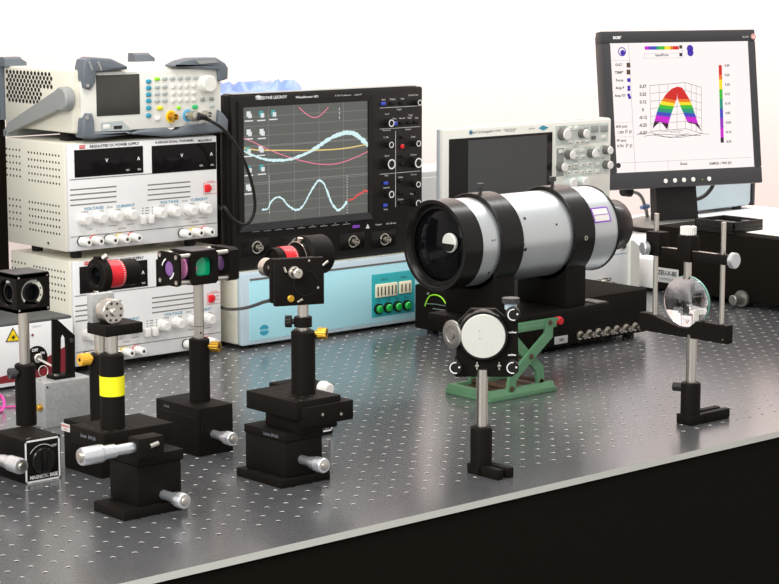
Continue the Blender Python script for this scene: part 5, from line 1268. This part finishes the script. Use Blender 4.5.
# cage: end plates, rods, cube
ch = .0205; yf = c.y-ch
xe = at_y(178.7, 270, yf+L.y).x-L.x; zc_ = (at_y(178.7, 254, yf+L.y).z+at_y(178.7, 287.5, yf+L.y).z)/2; hz = (at_y(178.7, 254, yf+L.y).z-at_y(178.7, 287.5, yf+L.y).z)/2
sx = lambda px: at_y(px, 270, yf+L.y).x-L.x
x1_, x2_, x3_, x4_ = sx(181.3), sx(191.4), sx(218.3), sx(230); x5_ = sx(239)
def cage_plate(xa, xb, rad):
    mb = MB(); o = Vector((xa, c.y, zc_)); n = 32
    outer, inner = [], []
    for k in range(n):
        a = 2*pi*(k+.5)/n; ca, sa = cos(a), sin(a); s = min(ch/max(1e-6, abs(ca)), hz/max(1e-6, abs(sa))); outer.append((ca*s, sa*s)); inner.append((rad*ca, rad*sa))
    vs = [(xx, c.y+p[0], zc_+p[1]) for xx in (xa, xb) for p in outer+inner]
    f = []
    for k in range(n):
        k2 = (k+1) % n; f += [(k, k2, n+k2, n+k), (2*n+k, 2*n+k2, 3*n+k2, 3*n+k), (k, k2, 2*n+k2, 2*n+k), (n+k, n+k2, 3*n+k2, 3*n+k)]
    mb._add(vs, f, 0, False); return mb
p1 = cage_plate(xe, x1_, .0095).build('cage_plate', 'black', DD)
screws(DD, [(xe, c.y+s*(ch-.0048), zc_+t*(hz-.0046)) for s in (-1, 1) for t in (-1, 1)], (-1, 0, 0), .0026)
MB().lathe((x1_-.001, c.y, zc_), (-1, 0, 0), [(0, .0088), (.0008, .0086), (.0012, 0)], 0, 32).build('purple_lens', 'purple_glass', DD)
mb = MB(); 
for a0, a1 in ((1.9, 2.9), (5.0, 6.0)):
    P = [(xe-.0003, c.y+r_*cos(a0+(a1-a0)*k/8)*-1, zc_+r_*sin(a0+(a1-a0)*k/8)) for r_ in (.0125, .0105) for k in range(9)]
    mb._add(P, [(k, k+1, 10+k, 9+k) for k in range(8)], 0, False)
mb.build('lens_ring_mark', 'white_ink', DD)
for s in (-1, 1):
    for t in (-1, 1):
        MB().cyl((x1_-.001, c.y+s*(ch-.0045), zc_+t*(hz-.0042)), (x4_+.001, c.y+s*(ch-.0045), zc_+t*(hz-.0042)), .0029, n=16).build('cage_rod', 'steel', DD)
cage_plate(x4_, x5_, .0095).build('cage_plate', 'black', DD)
MB().lathe((x4_-.0, c.y, zc_), (-1, 0, 0), [(-.004, .0094), (-.002, .009), (-.001, 0)], 0, 28).build('purple_lens', 'purple_glass', DD)
# cube body: frame with an arched opening on the front
cb_ = MB(); yb = c.y+ch; hx2 = (x3_-x2_)/2; xm_ = (x2_+x3_)/2
n = 32; outer, inner = [], []
for k in range(n):
    a = 2*pi*(k+.5)/n; ca, sa = cos(a), sin(a); s = min(hx2/max(1e-6, abs(ca)), hz/max(1e-6, abs(sa))); outer.append((ca*s, sa*s)); s2 = .0125; inner.append((max(-.0125, min(.0125, s2*1.15*ca)), max(-.0095, s2*sa)))
for yy in (yf, yf+.006):
    pass
vs = [(xm_+p[0], yy, zc_+p[1]) for yy in (yf, yf+.006) for p in outer+inner]
f = []
for k in range(n):
    k2 = (k+1) % n; f += [(k, k2, n+k2, n+k), (2*n+k, 2*n+k2, 3*n+k2, 3*n+k), (k, k2, 2*n+k2, 2*n+k), (n+k, n+k2, 3*n+k2, 3*n+k)]
cb_._add(vs, f, 0, False)
cb_.box((x2_, yf+.0058, zc_+hz-.004), (x3_, yb, zc_+hz)).box((x2_, yf+.0058, zc_-hz), (x3_, yb, zc_-hz+.004)).box((x3_-.004, yf+.0058, zc_-hz+.003), (x3_, yb, zc_+hz-.003)).box((x2_, yb-.004, zc_-hz+.003), (x3_-.003, yb, zc_+hz-.003))
cb_.build('cage_cube', 'black', DD)
MB().box((x2_+.002, yf+.002, zc_+hz), (x3_-.002, yb-.002, zc_+hz+.0012), bev=.0006).build('cube_cover', 'charcoal', DD)
pr = MB(); a_, b__ = .0128, .0118
pr.prism([(xm_-a_, yf+.008, zc_-b__), (xm_+a_, yf+.008, zc_-b__), (xm_+a_, yf+.033, zc_-b__)], (0, 0, 2*b__)); pr.build('prism', 'green_glass', DD)
pr = MB().prism([(xm_-a_, yf+.0085, zc_-b__), (xm_-a_, yf+.033, zc_-b__), (xm_+a_-.0005, yf+.033, zc_-b__)], (0, 0, 2*b__)); pr.build('prism', 'purple_glass', DD)
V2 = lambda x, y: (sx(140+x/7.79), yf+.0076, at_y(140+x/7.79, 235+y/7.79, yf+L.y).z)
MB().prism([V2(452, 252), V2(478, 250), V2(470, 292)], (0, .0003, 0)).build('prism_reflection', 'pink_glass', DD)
# pink lens and green mount ring seen between the first plate and the cube
MB().lathe((x2_-.0005, c.y, zc_), (-1, 0, 0), [(0, .0140), (.0020, .0138), (.0030, 0)], 0, 36).build('pink_lens', 'pink_glass', DD)
MB().box((x1_+.001, yb-.008, zc_-.004), (x2_-.001, yb-.005, zc_+.015), bev=.0005).build('green_filter', 'green_lite', DD)
MB().box((x1_+.001, yb-.0045, zc_-.013), (x2_-.001, yb-.002, zc_-.005), bev=.0005).build('green_filter', 'green_glass', DD)

# ------------------------------------------------------------------ stand E: kinematic plate on a stepped stage, centre
L = Vector((-.268, -.135, 0)); EE = thing('optic_stand', 'square black kinematic plate on a post above a stepped black stage, centre', 'optic stand', L, 0, 'optical post stands on the table')
X = lambda v: v-L.x
Y = lambda v: v-L.y
MB().box((X(-.307), Y(-.172), 0), (X(-.2385), Y(-.092), .0095), bev=.001).build('base_plate', 'black', EE)
MB().box((X(-.2985), Y(-.1685), .0095), (X(-.247), Y(-.098), .0490), bev=.001).build('lift_body', 'black', EE)
MB().box((X(-.2995), Y(-.1695), .0492), (X(-.246), Y(-.097), .0585), bev=.0008).build('slide_plate', 'black', EE)
MB().box((X(-.2860), Y(-.1765), .0586), (X(-.232), Y(-.118), .0750), bev=.0008).build('slide_block', 'black', EE)
MB().box((X(-.2880), Y(-.1865), .0665), (X(-.2175), Y(-.1775), .0880), bev=.0008).box((X(-.2310), Y(-.1780), .0665), (X(-.2175), Y(-.112), .0880), bev=.0008).build('side_arm', 'black', EE)
pz = .0950; pF, pL, pR = at_z(298.5, 404, pz), at_z(248, 390, pz), at_z(342.5, 394.6, pz)
MB().box((X((pF.x+pL.x)/2), Y((pF.y+pR.y)/2+.0045), .0752), (X(-.2318), Y(pL.y), pz), bev=.001).build('platform', 'black', EE)
hole_marks(EE, [(X(pL.x+.008+i*.0125), Y(-.178+j*.0135), pz) for i in range(5) for j in range(6) if not (2 < i and 0 < j < 4)])
c = at_z(303.5, 393.5, pz)-L; c = Vector((min(c.x, X(-.2318)-.0135), c.y, 0))
zt = lambda x, y: at_y(x, y, c.y+L.y).z
zh, zr = zt(303, 330.5), zt(303, 303)
holder(EE, c, pz-.0005, zh, .0132); rod(EE, c, zh-.01, zr+.006, .0060)
thumb(EE, (c.x+.0095, c.y-.009, zt(317, 330)-.001), (.7, -1, 0), 'brass', .0064, .0130)
zk = zt(293, 323); MB().ring((c.x, c.y, zk-.0055), (0, 0, 1), .0061, .0098, .011, n=32).build('post_collar', 'black', EE)
thumb(EE, (c.x-.0060, c.y+.0066, zk), (-1, 1., 0), 'black_plastic', .0066, .0105)
mp_ = at_y(301.5, 459.5, -.1685); micrometer(EE, (mp_.x-L.x, Y(-.1685), mp_.z), (0, -1, 0), .022, .0082, sleeve=.017)
screws(EE, [(X(-.303), Y(-.140), .0095), (X(-.303), Y(-.112), .0095)], (0, 0, 1), .0025, 'black_gloss')
mb = MB(); mb.text('Lbtek EM-50', (X(-.2998), Y(-.145), .0538), .005, 0, 'left'); mb.build('lettering', 'grey_ink', EE)
screws(EE, [(X(-.262), Y(-.1872), .078), (X(-.236), Y(-.1872), .075)], (0, -1, 0), .0017)
# kinematic plate (turned on its post)
Rk = Matrix.Translation((c.x, c.y, 0)) @ Matrix.Rotation(radians(-21), 4, 'Z'); Ki = Rk.inverted()
nK = Rk.to_3x3() @ Vector((0, -1, 0)); pK = L+c+nK*.008
def kp(x, y, d=0.): r = ray(x, y); P0 = pK+nK*d; h = CAM+r*((P0-CAM).dot(nK)/r.dot(nK)); return Ki @ (h-L)
a, b_ = kp(274.5, 259.5), kp(324.5, 304)
yk = -.008
MB().box((a.x, yk, b_.z), (b_.x, yk+.0075, a.z), bev=.0012, T=Rk).build('front_plate', 'black', EE)
MB().box((a.x-.001, yk+.0105, b_.z+.002), (b_.x-.006, yk+.018, a.z-.001), bev=.0012, T=Rk).build('back_plate', 'black', EE)
for x, y in ((293, 272), (290.5, 298.5)):
    p = kp(x, y)
    if y < 290:
        MB().lathe((p.x, yk, p.z), (.1, -1, 0), [(0, 0), (0, .0068), (.004, .0068), (.0045, .0055), (.014, .0055), (.015, .0045), (.015, .0020), (.013, .0015), (.013, 0)], 0, 24, T=Rk).build('adjuster', 'steel', EE)
    else: MB().cyl((p.x, yk, p.z), (p.x, yk-.003, p.z), .0040, n=18, bev=.0008, T=Rk).build('brass_bush', 'brass', EE)
p = kp(270, 269.5, -.010); MB().lathe((a.x+.003, yk+.018, p.z), (-.25, 1, 0), [(0, .003), (.003, .003), (.003, .0100), (.014, .0100), (.0145, .009), (.0145, 0)], 0, 28, T=Rk).build('adjuster_knob', 'steel', EE)
mb = MB()
for x, y, dx, dz in ((299.5, 300.5, .0030, .0014), (325, 263, .0030, .0022), (284.5, 269.5, -.0012, .0030)):
    p = kp(x, y); mb.tube([(p.x-dx, yk-.0014, p.z-dz), (p.x+dx, yk-.0014, p.z+dz)], .0014, T=Rk)
mb.build('spring_pin', 'steel', EE)
for x, y in ((309, 260.5), (318, 287.5)): p = kp(x, y); MB().cyl((p.x, yk-.0004, p.z), (p.x, yk+.0004, p.z), .0013, n=12, T=Rk).build('plate_screw', 'steel', EE)
mb = MB(); p = kp(302, 283); mb.ring((p.x+.004, yk-.0004, p.z), (0, -1, 0), .0130, .0140, .0006, n=48, T=Rk); mb.build('bore_ring', 'black_gloss', EE)

# ------------------------------------------------------------------ stand F: magnetic base right behind it, big black barrel and red ring
fx1 = (at_z(333, 433.5, 0)).x; fy0 = at_z(333, 433.5, 0).y; fh = at_y(334.5, 383.5, fy0).z
L = Vector((fx1-.025, fy0+.029, 0)); FF = thing('optic_stand', 'post with a red ring and wide black barrel behind the kinematic plate', 'optic stand', L, 0, 'optical post stands on the table')
MB().box((-.027, -.029, 0), (.025, .029, fh-.010), bev=.0012).box((-.027, -.029, fh-.0095), (.0265, .029, fh), bev=.0012).build('magnetic_base', 'black', FF)
z0, z1 = .004, fh-.014; x0, x1 = -.0235, .0238; y = -.0294; t_ = .0019
mb = MB()
for a, b_ in (((x0, z0), (x1, z0+t_)), ((x0, z1-t_), (x1, z1)), ((x0, z0), (x0+t_, z1)), ((x1-t_, z0), (x1, z1))): mb.box((a[0], y, a[1]), (b_[0], y+.0006, b_[1]))
mb.build('label_frame', 'white_ink', FF)
mb = MB(); mb.text('MAGNETIC BASE', (0, y, z0+.0055), .0055, width=.036, bold=True); mb.build('lettering', 'white_ink', FF)
p = at_y(323, 388, fy0-.010)-L
MB().lathe((.008, -.029, p.z-.002), (0, -1, 0), [(0, 0), (0, .0085), (.006, .0085), (.007, .0075), (.014, .0072), (.015, .006), (.015, 0)], 0, 28).build('magnet_switch', 'button_white', FF)
c = at_z(301, 384, fh)-L; c = Vector((max(-.014, min(.0125, c.x+.010)), .004, 0))
zt = lambda x, y: at_y(x, y, c.y+L.y).z
zh = zt(297, 330); cz = zt(300, 259.5)
holder(FF, c, fh-.0005, zh, .0122); rod(FF, c, zh-.01, cz-.028, .0060)
sxF = lambda px: at_y(px, 256, c.y+L.y).x-L.x
xa, xb, xc, xd, xe_ = sxF(272), sxF(279), sxF(291), sxF(297), sxF(318)
tz = zt(290, 259)
MB().lathe((0, c.y, tz), (1, 0, 0), [(xa+.003, 0), (xa+.003, .0125), (xa, .0135), (xa, .0155), (xb, .0155), (xb, 0)], 0, 40).build('black_tube', 'black', FF)
MB().lathe((0, c.y, tz), (1, 0, 0), [(xb, 0), (xb, .0160), (xc-.001, .0160), (xc, .0155), (xc, 0)], 0, 40).build('red_ring', 'red', FF)
mb = MB()
for k in range(40): a = 2*pi*k/40; n_ = Vector((0, cos(a), sin(a))); p = Vector((xc-.0035, c.y, tz))+n_*.01605; mb.ribbon([p, p+Vector((.0026, 0, 0))], .0005, n_, th=.00005)
mb.build('scale_marks', 'white_ink', FF)
MB().lathe((0, c.y, tz), (1, 0, 0), [(xc, 0), (xc, .0150), (xd, .0150), (xd, 0)], 0, 40).build('black_tube', 'black', FF)
MB().lathe((0, c.y, tz), (1, 0, 0), [(xd-.001, 0), (xd-.001, .0205), (xd+.005, .0205), (xd+.005, 0)], 0, 40).box((xd-.001, c.y-.006, cz-.030), (xd+.005, c.y+.006, tz-.018)).build('ring_mount', 'black', FF)
MB().ring((xd-.0012, c.y, tz), (-1, 0, 0), .0195, .0205, .0005, n=40).cyl((xd+.002, c.y-.003, tz+.020), (xd+.002, c.y-.004, tz+.0245), .0035, n=16).build('bright_rim', 'steel', FF)
MB().lathe((0, c.y, tz+.002), (1, 0, 0), [(xd+.005, 0), (xd+.005, .0195), (xd+.009, .0238), (xe_+.006, .0238), (xe_+.008, .0225), (xe_+.008, .0185), (xe_-.004, .017), (xe_-.008, 0)], 0, 60).build('wide_barrel', 'black', FF)
bl = Vector((xd+.004, c.y+.0, tz-.008))
# black lead from the stand back to the power supply gap
s0 = Vector((xa-.004, c.y-.004, tz-.020))+L
lead = thing('black_lead', 'black lead crossing the pale blue front panel to the kinematic plate', 'cable', s0)
PT = [s0+Vector((.004, 0, .0)), at_y(272, 298, .06), at_y(262, 302.5, .16), at_y(250, 306.8, .30), at_y(238, 309, .42), at_y(226, 309, .505), Vector((.150, .56, .062)), Vector((.150, .66, .05))]
MB().tube([p-s0 for p in smooth_path(PT, 8)], .0022).build('cable_jacket', 'black_plastic', lead)
MB().tube([(.020, .003, .004), (.010, .001, .001), (-.001, 0, -.001)], .0032).build('strain_relief', 'black_plastic', lead)

# ------------------------------------------------------------------ red and white laser head at the left
zy = at_z(0, 391, 0).y; lx1 = at_y(73, 330, zy).x; lz1 = at_y(40, 319.2, zy).z
L = Vector((-.30, zy, 0)); LL = thing('laser_housing', 'white and dark red laser housing with a yellow warning triangle and key switch', 'laser', L)
U = lambda x, y, d=0.: at_y(x, y, zy-d)-L
wx0, wx1 = -.18, lx1-L.x
MB().box((wx0, .003, .004), (wx1, .20, lz1-.006), bev=.002).build('casing', 'white', LL)
MB().box((wx0, .0005, lz1-.0062), (wx1-.001, .20, lz1), bev=.002).build('lid', 'dark_grey_lid', LL)
MB().box((wx0, 0, .004), (wx1, .0028, lz1-.004), bev=.0008).build('front_panel', 'white', LL)
sw = [U(-20, 381), U(0, 377), U(20, 371.5), U(36, 363.5), U(54, 353), U(73, 342)]
bt = [U(73, 374), U(-20, 391)]
pts = sw+[Vector((wx1-.001, 0, .0095)), Vector((sw[0].x, 0, .0095))]
pts[5] = Vector((wx1-.001, 0, sw[5].z))
MB().prism([(p.x, -.0004, p.z) for p in pts], (0, .0006, 0)).build('red_band', 'maroon', LL)
tri = [U(5.5, 342), U(20.5, 341), U(12.6, 327.5)]
cx_ = sum((p.x for p in tri))/3; cz_ = sum((p.z for p in tri))/3
wt = MB().prism([(p.x, -.0008, p.z) for p in tri], (0, .0008, 0)).build('warning_triangle', 'black_ink', LL)
mb = MB().prism([(cx_+(p.x-cx_)*.80, -.0010, cz_+(p.z-cz_)*.80) for p in tri], (0, .0003, 0)); mb.build('warning_field', 'warn_yellow', wt)
mb = MB().cyl((cx_, -.0009, cz_-.0005), (cx_, -.0013, cz_-.0005), .0017, n=14)
for k in range(8): a = 2*pi*k/8; mb.box((-.0042, -.0003, -.00025), (.0042, .0, .00025), T=Matrix.Translation((cx_, -.0010, cz_-.0005)) @ Matrix.Rotation(a, 4, 'Y'))
mb.build('laser_symbol', 'black_ink', wt)
p = U(32.3, 335); MB().cyl((p.x, 0, p.z), (p.x, -.0015, p.z), .0018, n=14, bev=.0004).build('indicator_lamp', 'maroon', LL)
p = U(37, 326.5); mb = MB(); mb.text('EMISSION', (p.x, -.0003, p.z), .0032); mb.build('lettering', 'grey_ink', LL)
p = U(36.5, 358); kd_ = MB().cyl((p.x, 0, p.z), (p.x, -.0012, p.z), .0165, n=44).build('key_plate', 'black', LL)
mb = MB(); mb.text('OFF', (p.x-.003, -.0015, p.z+.011), .0055, bold=True); mb.text('ON', (p.x+.0085, -.0015, p.z+.006), .0045, bold=True); mb.build('key_lettering', 'white_ink', kd_)
k0 = Vector((p.x-.002, -.0012, p.z+.0008)); mb = MB().cyl(k0, k0+Vector((0, -.008, 0)), .0062, n=24, bev=.001); mb.build('key_lock', 'steel', kd_)
mb = MB().prism([k0+Vector((-.001, -.008, .0012)), k0+Vector((.012, -.026, -.009)), k0+Vector((.0115, -.026, -.0115)), k0+Vector((-.0015, -.008, -.0015))], (0.0012, .0012, 0)); mb.build('key', 'steel', LL)
rc = at_y(43.3, 371.2, zy-.030)-L; mb = MB(); mb.tube([(rc.x+.0072*cos(t), rc.y+.001*sin(t), rc.z+.0072*sin(t)) for t in [2*pi*k/28 for k in range(29)]], .0007); mb.build('key_ring', 'steel', LL)
for x in (wx0+.03, wx1-.03):
    for y in (.03, .17): MB().cyl((x, y, 0), (x, y, .005), .010, n=14).build('foot', 'black_plastic', LL)

# aluminium block and black bracket standing on it
ya = .25; bl0, bl1 = at_y(44.7, 385.6, ya), at_y(93, 375, ya); bz = (bl0.z+at_y(91, 375, ya).z)/2
L = Vector(((bl0.x+bl1.x)/2, ya+.020, 0)); o = thing('metal_block', 'bare milled aluminium block standing on the table left of the banded post', 'metal block', L)
hw = (bl1.x-bl0.x)/2
MB().box((-hw, -.020, 0), (hw, .020, bz), bev=.001).build('block_body', 'rough_alu', o)
p = at_y(47.5, 387.5, ya)-L; MB().cyl((p.x, -.0195, p.z), (p.x, -.0203, p.z), .0014, n=12).cyl((-hw+.006, .0, bz-.0005), (-hw+.006, 0, bz+.0003), .0015, n=12).build('tapped_hole', 'hole', o)
p = at_x(41, 407.5, bl0.x)-L; MB().cyl((-hw, p.y, p.z), (-hw-.006, p.y, p.z), .0042, n=18, bev=.0006).build('brass_fitting', 'brass', o)
yb_ = ya+.012; q = lambda x, y: at_y(x, y, yb_)
L2 = Vector((q(64, 370).x, yb_+.006, bz)); o = thing('angle_bracket', 'black slotted angle bracket standing on the bare aluminium block', 'bracket', L2)
P = [q(53, 319.5), q(57.5, 319.5), q(75, 335.5), q(75, 374), q(67, 374), q(67, 352), q(66, 338), q(63, 333), q(61, 338), q(60.6, 374), q(53.3, 374)]
P = [Vector((v.x, v.y, v.z if v.z > bz+.006 else bz+.003)) for v in P]
MB().prism([(v.x-L2.x, -.006, v.z-bz) for v in P], (0, .004, 0)).build('slotted_plate', 'black', o)
xa_, xb_ = P[0].x-L2.x, P[3].x-L2.x
MB().box((xa_, -.007, 0), (xb_, .013, .0042), bev=.0006).build('foot_plate', 'black', o)
for x in (xa_+.005, xb_-.006): MB().lathe((x, -.0028+.0, .0042), (0, 0, 1), [(0, .003), (.003, .003), (.003, .0016), (.0015, .0014), (.0015, 0)], 0, 16).build('cap_screw', 'steel', o)
p = q(71, 337); MB().cyl((p.x-L2.x, -.006, p.z-bz-.004), (p.x-L2.x, -.0075, p.z-bz-.004), .0028, n=16).build('socket_screw', 'charcoal', o)

# magenta cable at the left edge
p0 = at_z(0, 412, .0022)
PT = [at_z(-14, 402, .0022), at_z(-5, 411, .0022), at_z(2, 410, .0022), at_z(4.2, 404, .008), at_z(2, 397, .016), at_z(-4, 394, .02), at_z(-12, 397, .012), at_z(-16, 403, .0022)]
o = thing('signal_cable', 'bright magenta cable curled on the table at the left edge', 'cable', p0)
MB().tube([p-p0 for p in smooth_path(PT, 8)], .0019).build('cable_loop', 'magenta', o)
PT = [at_z(-10, 408, .0016), at_z(3, 407.2, .0016), at_z(12, 406.6, .0016), at_z(20, 406.6, .0016)]
MB().tube([p-p0 for p in smooth_path(PT, 6)], .0012).build('cable_tail', 'magenta', o)
# ------------------------------------------------------------------ light
W0 = bpy.data.worlds.new('room_light'); SC.world = W0; W0.use_nodes = True
bg = W0.node_tree.nodes['Background']; bg.inputs['Color'].default_value = (1., .97, .95, 1); bg.inputs['Strength'].default_value = .85
def area(name, loc, rot, sx, sy, e, col=(1, .97, .94)):
    d = bpy.data.lights.new(name, 'AREA'); d.shape = 'RECTANGLE'; d.size = sx; d.size_y = sy; d.energy = e; d.color = col
    o = bpy.data.objects.new(name, d); COL.objects.link(o); o.location = loc; o.rotation_euler = rot
    return o
def aim(o, t): o.rotation_euler = (Vector(t)-o.location).to_track_quat('-Z', 'Y').to_euler()
a = area('ceiling_light', (-.5, -.3, 1.75), (0, 0, 0), 1.2, .6, 18); aim(a, (.1, .2, 0))
a = area('wall_fill_light', (2.3, .45, 2.0), (0, 0, 0), 3.6, .35, 66); aim(a, (2.3, 1.45, .3))  # fill light added to brighten the back wall, not a known fitting
a = area('left_fill_light', (-2.2, -.5, 1.1), (0, 0, 0), 1.4, 1.1, 22, (.95, .97, 1)); aim(a, (0, .5, .1))  # soft fill light added from the left, no window is known there
a = area('corner_fill_light', (-1.25, -.75, .95), (0, 0, 0), .35, .25, 8.5); aim(a, (-.62, -.25, 0))  # fill light added to lift the near left corner of the table
SC.view_settings.view_transform = 'Standard'; SC.view_settings.look = 'None'; SC.view_settings.gamma = 1; SC.view_settings.use_curve_mapping = False
SC.view_settings.exposure = 0.
